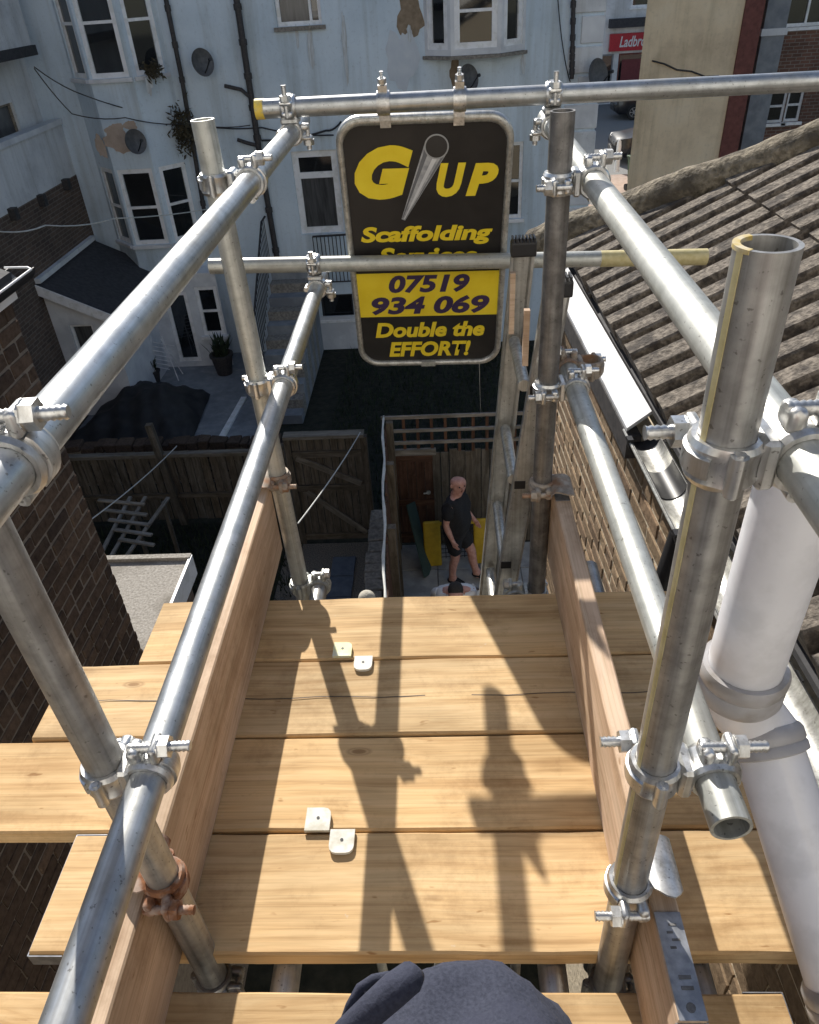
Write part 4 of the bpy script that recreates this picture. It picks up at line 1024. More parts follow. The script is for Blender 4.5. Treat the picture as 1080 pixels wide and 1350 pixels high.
# printed picture of a scaffold tube between the letters
pc = V((*suvc(553, 258), 0)); pt = V((*suvc(400, 596), 0)); rr_ = (V((*suvc(611, 258), 0)) - pc).length
prt = mottled('printed_tube_grey', (.26, .27, .29), (.46, .47, .49), 40, .5, 0, 0, stretch=(1, 1, 1))
def flat(bm, pts, z): bm.faces.new([bm.verts.new((p[0], p[1], z)) for p in pts])
dirv = (pt - pc).normalized(); nv = V((-dirv.y, dirv.x, 0))
bm = nb(); flat(bm, [pc + nv * rr_, pt + nv * .006 + dirv * .004, pt - nv * .006 + dirv * .004, pc - nv * rr_], .0024); o = obj('printed_tube', bm, prt, pan)
for k, (a, c, col) in enumerate([(-.85, -.45, (.14, .145, .16)), (.1, .5, (.58, .59, .61)), (.75, .95, (.16, .165, .18))]):
    bm = nb(); flat(bm, [pc + nv * rr_ * a, pt + nv * .006 * a, pt + nv * .006 * c, pc + nv * rr_ * c], .0028); obj('tone', bm, plain('printed_tone_%d' % k, col, .5), o)
bm = nb(); flat(bm, [pc + V((math.cos(t), math.sin(t), 0)) * rr_ for t in [2 * math.pi * i / 32 for i in range(32)]], .0032); obj('rim', bm, plain('printed_rim_grey', (.34, .35, .36), .5), o)
bm = nb(); flat(bm, [pc + V((math.cos(t), math.sin(t), 0)) * rr_ * .88 for t in [2 * math.pi * i / 32 for i in range(32)]], .0036); obj('mouth', bm, plain('printed_mouth_black', (.03, .028, .028), .5), o)
# clamps that hang the sign from the rail
for px in (505, 606):
    P = lerp_x(utl, utr, ony(px, 125, 2.27).x); Lp = Matrix((sx, su, sn_)) @ (P - SP)
    inv = Matrix((sx, su, sn_))
    bm = nb(); hwid = .017
    lathe(bm, Lp, (1, 0, 0), [(RO + .0006, -hwid), (RO + .006, -hwid), (RO + .0075, 0), (RO + .006, hwid), (RO + .0006, hwid)], 24)
    tdir = inv @ V((0, -.25, 1)).normalized(); ldir = inv @ V((0, .15, -1)).normalized()
    box(bm, Lp + tdir * .036, (.024, .02, .018), Matrix((V((1, 0, 0)), tdir, V((1, 0, 0)).cross(tdir))).transposed())
    box(bm, (Lp.x, yt - .004, .010), (.03, .05, .010)); box(bm, Lp + ldir * .032, (.028, .02, .016), Matrix((V((1, 0, 0)), ldir, V((1, 0, 0)).cross(ldir))).transposed())
    h_ = obj('hanging_clamp', bm, M['fitting'], sign, True, ang=35)
    bm = nb(); bolt_mesh(bm, Lp + tdir * .03, Lp + tdir * .078, .0055); nut(bm, Lp + tdir * .055, tdir, .0115); obj('bolt', bm, M['fitting'], h_)

# ================================================================== LADDER
LYF, LYN = 2.02, 1.715; lsl = .069
def lx(z): return .222 - lsl * (.69 - z)
lad = thing('ladder', 'weathered aluminium ladder standing beside the far right upright', 'ladder', (lx(GZ), 1.87, GZ))
def lchild(o): o.matrix_parent_inverse = Matrix.Translation(-V((lx(GZ), 1.87, GZ))); return o
for yy, e in ((LYF, 1), (LYN, -1)):
    bm = nb(); zt = .70
    # channel section stile
    prof = [(-.031, 0), (-.031, .022), (-.024, .028), (.024, .028), (.031, .022), (.031, 0), (.024, .004), (.02, .02), (-.02, .02), (-.024, .004)]
    xo = .048 if e < 0 else 0
    A = [bm.verts.new((lx(GZ) - (.20 if e < 0 else 0) + px, yy + e * (py - .012), GZ)) for px, py in prof]; B = [bm.verts.new((lx(zt) + xo + px, yy + e * (py - .012), zt)) for px, py in prof]
    for i in range(len(prof)): j = (i + 1) % len(prof); bm.faces.new((A[i], A[j], B[j], B[i]))
    bm.faces.new(A[::-1]); bm.faces.new(B); st = lchild(obj('stile', bm, M['alu'], lad))
    bm = nb(); box(bm, (lx(.715) + xo, yy + e * .003, .712), (.068, .042, .04)); bevel(bm, .006, 2)
    for k in range(7): box(bm, (lx(.715) + xo - .028 + k * .0093, yy + e * .003, .735), (.005, .04, .012))
    obj('rubber_cap', bm, M['black'], st)
k = 0; z = .455
while z > GZ + .2:
    bm = nb(); cyl(bm, (lx(z), LYN + .012, z), (lx(z), LYF - .012, z), .0165, 10); r_ = lchild(obj('rung', bm, M['alu'], lad, True))
    if z > -3:
        bm = nb(); box(bm, (lx(z) + .008 + .04 * z, LYN - .0165, z), (.03, .003, .026)); bevel(bm, .0012, 1); obj('rung_end', bm, M['print_black'], r_)
    z -= .285
for (x, y, hh) in ((680, 400, .17), (699, 445, .14)):
    P = ony(x, y, LYF - .04 if x < 690 else LYN - .02); bm = nb(); box(bm, P - V((.03, 0, 0)) + V((.02, -.0, 0)), (.014, .016, hh)); lchild(obj('packing_block', bm, M['toe'], lad))

# ================================================================== SOIL PIPE
sv = thing('soil_pipe', 'thick pale grey plastic soil pipe with collars beside the deck', 'soil pipe', (.437, .775, 0))
SVX, SVY = .437, .775
bm = nb(); hollow(bm, (0, 0, .44), (0, 0, .83), .0525, .049, 40); obj('stack', bm, M['upvc_grey'], sv, True, ang=50)
bm = nb(); lathe(bm, (0, 0, .40), (0, 0, 1), [(.053, 0), (.059, .0), (.0635, .010), (.0635, .030), (.0605, .034), (.0635, .040), (.0645, .056), (.061, .063), (.053, .063)], 40); obj('collar', bm, M['upvc_collar'], sv, True, ang=50)
pC = V((.055, .0, .315)); pB = V((.128, -.285, .075))
path = [V((0, 0, .44)), V((0, 0, .41)), V((.006, .003, .385)), V((.020, .010, .355)), V((.038, .008, .332)), pC, pB]
bm = nb(); tubepath(bm, path, .0525, 36); obj('branch', bm, M['upvc_grey'], sv, True, ang=50)
dB = (pB - pC).normalized()
CP = [(.053, 0), (.057, .003), (.0605, .010), (.0605, .024), (.058, .027), (.0605, .031), (.0605, .042), (.053, .045)]
bm = nb(); lathe(bm, pC + dB * .0, dB, CP, 36); obj('collar', bm, M['upvc_collar'], sv, True, ang=50)
bm = nb(); lathe(bm, pB - dB * .01, dB, CP, 36); obj('collar', bm, M['upvc_collar'], sv, True, ang=50)
bm = nb(); tubepath(bm, [pB, pB + dB * .06, pB + dB * .10 + V((0, 0, -.04)), V((pB.x + .03, pB.y - .13, -.2)), V((pB.x + .03, pB.y - .13, -3))], .055, 30); obj('lower_stack', bm, M['upvc_grey'], sv, True, ang=50)

# ================================================================== YARD
def at0(o, loc): o.matrix_parent_inverse = Matrix.Translation(-V(loc)); return o
def rot_board(bm_len, w_, t_, nm, mat, parent, p0, p1, nrm):
    """a board from p0 to p1, its wide face towards nrm; local X along its length"""
    p0, p1 = V(p0), V(p1); x = (p1 - p0).normalized(); z = V(nrm); z = (z - x * z.dot(x)).normalized(); y = z.cross(x)
    bm = nb(); L = (p1 - p0).length; box(bm, (0, 0, 0), (L, w_, t_), jit=.0015); o = obj(nm, bm, M[mat], parent)
    o.rotation_euler = Matrix((x, y, z)).transposed().to_euler(); o.location = (p0 + p1) / 2 - V(parent.location)
    return o
# timber fence across the left yard
FY = 9.75; fzt = ony(200, 598, FY).z
fe = thing('timber_fence', 'low dark weathered timber fence across the left yard', 'fence', (-4.2, FY, GZ))
x = -6.3; i = 0
while x < -2.5:
    rot_board(0, .118, .018, 'board', 'fence', fe, (x, FY + rnd.uniform(-.01, .01), GZ + .05), (x + rnd.uniform(-.012, .012), FY, fzt - .03 + rnd.uniform(-.03, .01)), (0, -1, 0)); x += .135; i += 1
rot_board(0, .10, .06, 'rail', 'fence_grey', fe, (-6.35, FY - .03, fzt), (-2.45, FY - .03, fzt - .02), (0, 0, 1))
rot_board(0, .08, .05, 'rail', 'fence', fe, (-6.35, FY - .04, GZ + .55), (-2.45, FY - .04, GZ + .53), (0, -1, 0))
for xx, zz in ((-6.2, .1), (-4.3, .55), (-2.5, .12)): rot_board(0, .1, .1, 'post', 'fence', fe, (xx, FY - .07, GZ), (xx + (-.12 if zz > .5 else 0), FY - .07, fzt + zz), (0, -1, 0))
# rough old wall behind the fence
gw = thing('garden_wall', 'rough low dark stone wall behind the timber fence', 'wall', (-4.6, 11.0, GZ)); gz = ony(200, 586, 11.0).z
b = nb(); boxb(b, (-6.6, 10.92, GZ), (-2.7, 11.1, gz - .05)); at0(obj('core', b, M['mortar_dark'], gw), gw.location)
x = -6.6
while x < -2.7:
    l_ = rnd.uniform(.14, .32); b = nb(); box(b, (x + l_ / 2, 11.0, gz + rnd.uniform(-.04, .03)), (l_ - .015, .26, rnd.uniform(.10, .16)), jit=.02); bevel(b, .012, 1); at0(obj('coping_stone', b, M['brick_dark'], gw), gw.location); x += l_
x = -6.6
for r_i in range(3):
    x = -6.6
    while x < -2.7:
        l_ = rnd.uniform(.18, .36); b = nb(); box(b, (x + l_ / 2, 10.92, gz - .20 - r_i * .2), (l_ - .02, .08, .17), jit=.012); bevel(b, .01, 1); at0(obj('stone', b, M['brick_dark'], gw), gw.location); x += l_
# braced garden gate
GYY = 9.1; gp = [ony(x, y, GYY) for x, y in ((380, 575), (476, 572), (392, 700), (486, 712))]
gx0, gx1 = gp[0].x + .02, gp[1].x - .02; gz1 = gp[0].z; gz0 = GZ + .04
ga = thing('garden_gate', 'dark timber boarded gate with two diagonal braces', 'gate', ((gx0 + gx1) / 2, GYY, GZ))
n = 9; w_ = (gx1 - gx0) / n
for i in range(n): rot_board(0, w_ - .010, .018, 'board', 'fence', ga, (gx0 + w_ * (i + .5), GYY + .01, gz0 + rnd.uniform(0, .03)), (gx0 + w_ * (i + .5), GYY + .01, gz1 - rnd.uniform(.02, .05)), (0, -1, 0))
mz = (gz0 + gz1) / 2 + .05
for z in (gz1 - .30, mz, gz0 + .08): rot_board(0, .10, .035, 'rail', 'fence', ga, (gx0, GYY - .02, z), (gx1, GYY - .02, z), (0, -1, 0))
rot_board(0, .09, .03, 'brace', 'fence_grey', ga, (gx0 + .05, GYY - .025, gz1 - .35), (gx1 - .05, GYY - .025, mz + .06), (0, -1, 0)); rot_board(0, .09, .03, 'brace', 'fence_grey', ga, (gx0 + .12, GYY - .025, mz - .06), (gx1 - .05, GYY - .025, gz0 + .14), (0, -1, 0))
rot_board(0, .16, .05, 'top_cap', 'fence_grey', ga, (gx0 - .09, GYY, gz1 + .0), (gx1 + .06, GYY, gz1), (0, 0, 1))
for xx in (gx0 - .05, gx1 + .05): rot_board(0, .09, .09, 'post', 'fence', ga, (xx, GYY, GZ), (xx, GYY, gz1 - .03), (0, -1, 0))
# slab on the gravel path
b = nb(); P0, P1 = onz(432, 737, GZ), onz(462, 792, GZ); 
for k in range(3):
    yy = P0.y - .45 * k - .22; bb = nb(); box(bb, ((P0.x + P1.x) / 2 + .05, yy, GZ + .02), (.34, .43, .04), jit=.006)
    tag(obj('stepping_slab', bb, M['blue_slab']), ['farthest blue-grey slab on the gravel path', 'middle blue-grey slab on the gravel path', 'nearest blue-grey slab on the gravel path'][k], 'paving slab', 'stepping slabs')
b.free()
# low rubble wall beside the path
rw2 = thing('rubble_wall', 'low rubble stone wall between gravel path and paved yard', 'wall', (-1.0, 7.4, GZ))
for r_i in range(5):
    y = 4.6
    while y < 9.0:
        l_ = rnd.uniform(.14, .30); b = nb(); box(b, (-1.0 + rnd.uniform(-.02, .02), y + l_ / 2, GZ + .06 + r_i * .12), (.26, l_ - .012, .115), jit=.014); bevel(b, .012, 1); at0(obj('stone', b, M['stone'], rw2), rw2.location); y += l_
# enclosure: back fence, door, side fence, trellis top
EY = 8.95; ez = ony(610, 592, EY).z; ezt = ony(580, 547, EY).z
en = thing('yard_fence', 'tall dark boarded fence with trellis top behind the standing man', 'fence', (.3, EY, GZ))
x = ony(572, 640, EY).x
xd = x
while x < 2.0:
    rot_board(0, .108, .018, 'board', 'fence', en, (x + .055, EY + rnd.uniform(-.012, .012), GZ + .03), (x + .055 + rnd.uniform(-.01, .01), EY, ez + rnd.uniform(-.04, .03)), (0, -1, 0)); x += .115
for z in (ezt, ezt - .21, ezt - .40): rot_board(0, .045, .03, 'trellis_rail', 'rail_wood', en, (-.86, EY - .03, z), (2.0, EY - .03, z), (0, -1, 0))
for k in range(15): rot_board(0, .04, .02, 'trellis_bar', 'fence_brown', en, (-.75 + k * .19, EY - .01, ez - .02), (-.75 + k * .19, EY - .01, ezt + .02), (0, -1, 0))
dg = thing('yard_door', 'dark brown wooden yard door left of the standing man', 'door', (-.4, EY, GZ)); dz = ony(545, 600, EY).z
n = 5; x0 = -.80
for i in range(n): rot_board(0, (xd - x0) / n - .006, .02, 'board', 'fence_brown', dg, (x0 + (xd - x0) / n * (i + .5), EY + .02, GZ + .04), (x0 + (xd - x0) / n * (i + .5), EY + .02, dz), (0, -1, 0))
for z in (dz - .05, (dz + GZ) / 2, GZ + .2): rot_board(0, .10, .03, 'rail', 'fence_brown', dg, (x0, EY - .01, z), (xd, EY - .01, z), (0, -1, 0))
rot_board(0, .09, .05, 'lintel', 'rail_wood', dg, (x0 - .02, EY - .03, dz + .07), (xd + .05, EY - .03, dz + .07), (0, -1, 0))
b = nb(); cyl(b, (xd - .08, EY - .06, GZ + 1.0), (xd - .08, EY - .03, GZ + 1.0), .03, 12); tubepath(b, [(xd - .08, EY - .06, GZ + 1.0), (xd - .15, EY - .07, GZ + 1.0)], .012, 8); at0(obj('handle', b, M['galv_pale'], dg), dg.location)
sf = thing('side_fence', 'brown boarded side fence with pale top rope left of the paved yard', 'fence', (-.75, 7, GZ))
P_n = onz(507, 785, ezt); y = 4.9
xs = lambda y: -.83 + (P_n.x + .83) * (EY - y) / (EY - P_n.y)
while y < EY - .05:
    rot_board(0, .118, .02, 'board', 'fence_brown', sf, (xs(y) + .02, y, GZ + .03), (xs(y) + .02, y, ezt - .12 + rnd.uniform(-.04, .03)), (1, 0, 0)); y += .128
for yy in (5.0, 6.5, 7.8, 8.85): rot_board(0, .09, .09, 'post', 'fence', sf, (xs(yy) + .08, yy, GZ), (xs(yy) + .08, yy, ezt - .02), (1, 0, 0))
b = nb(); pts = [V((xs(y_) + .012 * math.sin(k * 1.3), y_, ezt + .01 * math.sin(k * .9))) for k, y_ in enumerate([4.9 + .27 * i for i in range(16)])]; tubepath(b, pts, [.016 + .004 * math.sin(k * 2.1) for k in range(16)], 8); at0(obj('top_rope', b, M['cable_pale'], sf), sf.location)
# paving slabs of the yard
b = nb(); quad(b, (-.78, 4.0, GZ - .004), (2.4, 4.0, GZ - .004), (2.4, 8.95, GZ - .004), (-.78, 8.95, GZ - .004)); yb_ = struct('paved_yard', b, M['mortar_dark'])
smesh = []
for _ in range(4):
    bm = nb(); box(bm, (0, 0, 0), (.59, .59, .04), jit=.003); bevel(bm, .006, 1); smesh.append(bm_mesh(bm, 'paving_slab', M['slab']))
for i in range(5):
    for j in range(8):
        o = bpy.data.objects.new('paving_slab', rnd.choice(smesh)); link(o, yb_); o.location = (-.46 + i * .6, 8.62 - j * .6, GZ + .012 + rnd.uniform(-.004, .004)); o.rotation_euler = (rnd.uniform(-.006, .006), rnd.uniform(-.006, .006), rnd.choice((0, math.pi / 2)))
# yellow barrier panels
P = onz(604, 744, GZ + .035); br = thing('safety_barrier', 'yellow plastic barrier with mesh middle behind the standing man', 'barrier', P, (-.16, 0, .05)); H = .74
for xx in (-.36, .36):
    bm = nb(); box(bm, (xx, 0, H / 2), (.25, .045, H)); bevel(bm, .03, 3); obj('end_panel', bm, M['yellow_plastic'], br, True)
bm = nb(); box(bm, (0, 0, H - .05), (.50, .035, .05)); bevel(bm, .01, 2); obj('top_bar', bm, M['yellow_plastic'], br, True)
bm = nb()
for k in range(8): xx = -.24 + .48 * k / 7; cyl(bm, (xx, 0, .12), (xx, 0, H - .07), .006, 6)
for k in range(8): zz = .14 + k * .068; cyl(bm, (-.25, 0, zz), (.25, 0, zz), .006, 6)
obj('mesh', bm, M['iron'], br)
# teal board leaning in the corner
lb = thing('leaning_board', 'dark green board leaning in the yard corner by the brown door', 'board', (-.55, 8.5, GZ)); rot_board(0, .30, .02, 'plank', 'teal', lb, (-.30, 8.2, GZ + .03), (-.52, 8.72, GZ + .95), (1, -.3, .2))
# post with stone ball
P = onz(483, 782, -3.45); pf = thing('gate_pier', 'pale stone ball finial on a slim pier at the deck edge', 'pier', (P.x, P.y, GZ))
b = nb(); boxb(b, (P.x - .10, P.y - .10, GZ), (P.x + .10, P.y + .10, P.z - .16)); at0(obj('shaft', b, M['stone'], pf), pf.location)
b = nb(); bmesh.ops.create_icosphere(b, subdivisions=3, radius=.085, matrix=Matrix.Translation(P - V((0, 0, .07))));
for v in b.verts: v.co += V((rnd.uniform(-1, 1), rnd.uniform(-1, 1), rnd.uniform(-1, 1))) * .002
at0(obj('ball', b, mottled('pale_lichened_stone', (.36, .33, .27), (.50, .47, .40), 25, .95, 0, .6, .01), pf, True, ang=80), pf.location)
# wooden lattice lying in the left yard
la = thing('wooden_lattice', 'grey slatted lattice frame propped in the left yard', 'lattice', (-4.5, 8, -4.6)); LZ = -4.6
A0, A1, A2 = onz(200, 592 + 75, LZ), onz(150, 745, LZ), onz(138, 663, LZ)
dr = V((.35, 1.05, .02)).normalized()
for k in range(5): q = onz(138 + k * 7 - (k == 4) * 0, 664 + k * 13, LZ); rot_board(0, .055, .025, 'slat', 'rail_wood', la, q + V((-.1, .05, .03)), q + V((.62 - .05 * k, -.10, .03)), (0, 0, 1))
for (xa_, ya_, xb_, yb2) in ((172, 655, 128, 740), (192, 655, 140, 745), (222, 656, 162, 740)): rot_board(0, .05, .025, 'batten', 'rail_wood', la, onz(xa_, ya_, LZ), onz(xb_, yb2, LZ), (0, 0, 1))
for xx, yy in ((170, 660), (215, 662), (150, 735)): q = onz(xx, yy, LZ); rot_board(0, .05, .05, 'leg', 'fence', la, (q.x, q.y, GZ), (q.x, q.y, LZ), (0, -1, 0))
# black tarpaulin heap and pale plank on the patio
b = nb(); nx_, ny_ = 28, 22; g = []
c00, c10, c11, c01 = onz(88, 588, GZ), onz(250, 592, GZ), onz(278, 522, GZ), onz(185, 505, GZ)
for j in range(ny_ + 1):
    row = []
    for i in range(nx_ + 1):
        s, t = i / nx_, j / ny_; p = c00.lerp(c10, s).lerp(c01.lerp(c11, s), t); e = min(s, 1 - s, t, 1 - t); hgt = .62 * min(1, e * 3.2) ** .7 * (.55 + .45 * (1 - abs(2 * t - 1))) + .05 * math.sin(9 * s + 4 * t) * math.sin(7 * t - 3 * s) + .03 * math.sin(31 * s + 11 * t) + .025 * math.sin(27 * t - 19 * s) + rnd.uniform(0, .03)
        row.append(b.verts.new((p.x, p.y, GZ + .012 + max(0, hgt if e > 0 else rnd.uniform(0, .03)))))
    g.append(row)
for j in range(ny_):
    for i in range(nx_): b.faces.new((g[j][i], g[j][i + 1], g[j + 1][i + 1], g[j + 1][i]))
tag(obj('tarpaulin', b, M['tarp'], None, True, ang=70), 'black tarpaulin covering a low heap on the patio', 'tarpaulin')
p0, p1 = onz(292, 577, GZ + .02), onz(322, 524, GZ + .02); b = nb(); L_p = (p1 - p0).length; box(b, (0, 0, 0), (L_p, .12, .04)); o = obj('plank', b, M['white']); o.location = (p0 + p1) / 2; o.rotation_euler = (0, 0, math.atan2((p1 - p0).y, (p1 - p0).x)); tag(o, 'white plank lying on the grey patio', 'plank')
# stairs up to the back door with iron railings
stx0, stx1 = ony(362, 380, 16).x, ony(412, 380, 16).x; stt = ony(420, 345, 16.4).z
stp = thing('garden_stairs', 'dark stone steps climbing to the back door', 'stairs', (stx0, 14, GZ)); ns = 11
for k in range(ns):
    z0 = GZ + (stt - GZ) * (k + 1) / ns; y = 12.9 + k * .30; b = nb(); boxb(b, (stx0, y, GZ), (stx1, y + .302 if k < ns - 1 else YF - .05, z0)); at0(obj('step', b, M['stone'] if k % 2 else M['concrete'], stp), stp.location)
for xx, y_top in ((stx0 - .05, 1),):
    b = nb(); tubepath(b, [(xx, 12.8, GZ + 1.0), (xx, 16.0, stt + 1.0), (xx, 16.4, stt + 1.0)], .022, 8)
    for k in range(26): y = 12.85 + k * .135; zz = GZ + (stt - GZ) * min(1, max(0, (y - 12.9) / 3.1)); cyl(b, (xx, y, zz), (xx, y, zz + 1.0), .009, 6)
    at0(obj('railing', b, M['iron'], stp), stp.location)
jb = thing('juliet_balcony', 'black iron balcony railing below the glazed back door', 'railing', (-2.2, 16.3, -4)); b = nb()
q0, q1 = ony(412, 312, 16.25), ony(458, 309, 16.25); zb2 = ony(430, 372, 16.25).z
tubepath(b, [q0, q1], .022, 8); tubepath(b, [V((q0.x, q0.y, zb2)), V((q1.x, q1.y, zb2))], .016, 8)
at0(obj('rail', b, M['iron'], jb), jb.location)
for k in range(10): xx = q0.x + (q1.x - q0.x) * k / 9; b = nb(); cyl(b, (xx, 16.25, zb2), (xx, 16.25, q0.z), .010, 6); at0(obj('baluster', b, M['iron'], jb), jb.location)
# drying rack by the ground floor door
dk = thing('drying_rack', 'white wire drying rack by the lean-to door', 'drying rack', onz(220, 500, GZ)); P = V(dk.location)
b = nb()
for k in range(7): zz = .35 + k * .09; cyl(b, (-.32 + .04 * k, 0, zz), (.22 + .04 * k, -.25, zz), .008, 6)
for sx_ in (-.3, .3): cyl(b, (sx_, -.1, 0), (sx_ * .4, .05, 1.0), .012, 6); cyl(b, (sx_, .25, 0), (sx_ * .5, -.1, 1.0), .012, 6)
obj('wire_frame', b, M['white'], dk)
def pot(px, py, s, label):
    P = onz(px, py, GZ); r = thing('plant_pot', label, 'plant pot', P); b = nb(); lathe(b, (0, 0, 0), (0, 0, 1), [(.0, 0), (.11 * s, 0), (.16 * s, .28 * s), (.175 * s, .28 * s), (.175 * s, .32 * s), (.14 * s, .32 * s), (.13 * s, .26 * s), (0, .26 * s)], 18, False); obj('pot', b, M['pipe_dark'], r, True)
    b = nb()
    for k in range(60):
        a, l_ = rnd.uniform(0, 6.28), rnd.uniform(.15, .4) * s; d = V((math.cos(a) * rnd.uniform(.2, .8), math.sin(a) * rnd.uniform(.2, .8), 1)).normalized(); base = V((rnd.uniform(-.08, .08) * s, rnd.uniform(-.08, .08) * s, .27 * s)); sd_ = V((-d.y, d.x, 0)).normalized() * .02 * s
        m_ = base + d * l_ * .6 + V((0, 0, .02)); b.faces.new([b.verts.new(p) for p in (base - sd_ * .4, base + sd_ * .4, m_ + sd_, base + d * l_, m_ - sd_)])
    obj('foliage', b, M['leaf'], r)
pot(297, 492, 1.5, 'dark pot plant right of the narrow white window'); pot(205, 505, 1.0, 'small pot plant beside the drying rack')
# rough grass of the middle garden
b = nb()
for (x0, x1, y0_, y1_, cnt) in ((-2.2, 2.6, 9.3, 16.2, 5200), (-6.0, -2.6, 6.2, 9.6, 2600), (-2.6, -2.25, 5, 9, 500)):
    for k in range(cnt):
        p = V((rnd.uniform(x0, x1), rnd.uniform(y0_, y1_), GZ - .02)); a = rnd.uniform(0, 6.28); h = rnd.uniform(.06, .24); d = V((math.cos(a), math.sin(a), 0)); t_ = p + V((rnd.uniform(-.08, .08), rnd.uniform(-.08, .08), h)); b.faces.new([b.verts.new(q) for q in (p - d * .012, p + d * .012, t_)])
tag(obj('grass', b, M['leaf']), 'rough dark grass in the shaded gardens', 'grass', kind='stuff')

# ================================================================== ON THE HOUSE FRONT
def dish(px, py, Y, r, label, aim=(.2, -1, .35)):
    P = ony(px, py, Y); t = thing('satellite_dish', label, 'satellite dish', P, None, 'satellite dishes on the blue house'); a = V(aim).normalized()
    b = nb(); prof = [(r * k / 8, .30 * r * (k / 8) ** 2) for k in range(9)] + [(r * .98, .30 * r + .012)] + [(r * k / 8, .30 * r * (k / 8) ** 2 + .012) for k in range(7, -1, -1)]
    lathe(b, (0, 0, 0), a, [(max(q, .001), h) for q, h in prof], 28, False); obj('reflector', b, M['dish'], t, True, ang=60)
    b = nb(); tubepath(b, [V((0, 0, 0)) + a * .02 - V((0, 0, r * .9)), a * .5 * r * 1.4 - V((0, 0, r * .55)), a * r * 1.35], .012, 6); cyl(b, a * r * 1.3, a * r * 1.5, .03, 10); obj('feed_arm', b, M['iron'], t)
    b = nb(); tubepath(b, [-a * .01, V((-.05, YF - Y - .05, -.15)) if Y > 16.2 else V((-.05, .10, -.15)), V((-.08, YF - Y, -.15)) if Y > 16.2 else V((-.08, .2, -.15))], .018, 8); obj('bracket', b, M['iron'], t)
dish(265, 83, 16.15, .235, 'grey satellite dish between the two drainpipes', (1.1, -1, .3)); dish(177, 187, 15.66, .22, 'grey satellite dish above the lower bay window', (1.1, -1, .25)); dish(615, 104, 16.2, .24, 'dark satellite dish below the right bay window', (.9, -1, .3)); dish(784, 100, 16.2, .28, 'dark satellite dish on the corner quoins', (.9, -1, .3))
# cables
def cable(label, pts, Y, r=.010, mat='cable', cat='cable'):
    P = []
    for k in range(len(pts) - 1):
        a = ony(*pts[k], Y if not isinstance(Y, list) else Y[k]); c = ony(*pts[k + 1], Y if not isinstance(Y, list) else Y[k + 1]); P += [a.lerp(c, t / 5) - V((0, 0, .05 * 4 * (t / 5) * (1 - t / 5))) for t in range(5)]
    P.append(c); b = nb(); tubepath(b, P, r, 6); tag(obj('cable', b, M[mat]), label, cat, 'wall cables')
cable('thin cable sloping from the left wing to the drainpipe', [(45, 88), (110, 125), (215, 152), (255, 166)], [15.8, 15.6, 16.3, 16.3]); cable('thin cable sagging below the upper bay window sill', [(45, 90), (95, 150), (165, 155), (250, 163), (330, 165)], [15.8, 15.7, 15.7, 16.3, 16.3])
cable('dark cable running level beside the glazed door', [(250, 163), (345, 168), (440, 178)], 16.42, .014); cable('straight cable crossing above the glazed door', [(345, 185), (430, 172), (450, 160)], 16.42, .02)
cable('pale telephone wire crossing the far left brick wing', [(-10, 304), (60, 297), (150, 288), (300, 270)], [9.5, 10.6, 12.5, 16.3], .010, 'cable_pale')
cable('thin dark wire running down the right end of the house', [(735, -10), (742, 60), (752, 108)], 16.42)
for (pa, Ya, pb, Yb, lb_) in (((475, 570), 9.0, (393, 690), 5.4, 'pale rope tied from gate top towards the scaffold'), ((233, 588), 9.6, (120, 685), 6.4, 'pale washing line from the fence post to the brick corner'), ((632, 480), 2.6, (634, 545), 8.9, 'thin cord hanging below the sign')):
    b = nb(); tubepath(b, sag(ony(*pa, Ya), ony(*pb, Yb), .04), .007 if Ya > 4 else .0012, 6); tag(obj('rope', b, M['cable_pale']), lb_, 'rope')
# brown creeper on the drainpipe and weeds on a sill
def creeper(px, py, Y, rx, rz_, n, label, mat):
    P = ony(px, py, Y); t = thing('wall_plant', label, 'plant', P); b = nb()
    for k in range(n):
        a = rnd.uniform(0, 6.28); q = V((rnd.gauss(0, rx * .5), rnd.uniform(-.16, .05), rnd.gauss(0, rz_ * .5))); d = V((rnd.uniform(-1, 1), rnd.uniform(-1, .2), rnd.uniform(-1, 1))).normalized() * rnd.uniform(.03, .09); e = d.cross(V((rnd.uniform(-1, 1), rnd.uniform(-1, 1), rnd.uniform(-1, 1)))).normalized() * .02
        b.faces.new([b.verts.new(p) for p in (q - d, q + e, q + d, q - e)])
    obj('foliage', b, mat, t)
    b = nb(); tubepath(b, [V((0, .05, -rz_)), V((.03, .0, -.2 * rz_)), V((-.02, .02, rz_))], .012, 6); obj('stem', b, M['fence'], t)
lf2 = mottled('dry_brown_leaf', (.035, .030, .016), (.075, .062, .035), 20, .9, 0, .2, .002)
creeper(243, 172, 16.3, .20, .42, 420, 'dry brown creeper on the left drainpipe', lf2); creeper(203, 92, 15.95, .16, .14, 160, 'dry weeds growing on the upper bay sill', lf2)

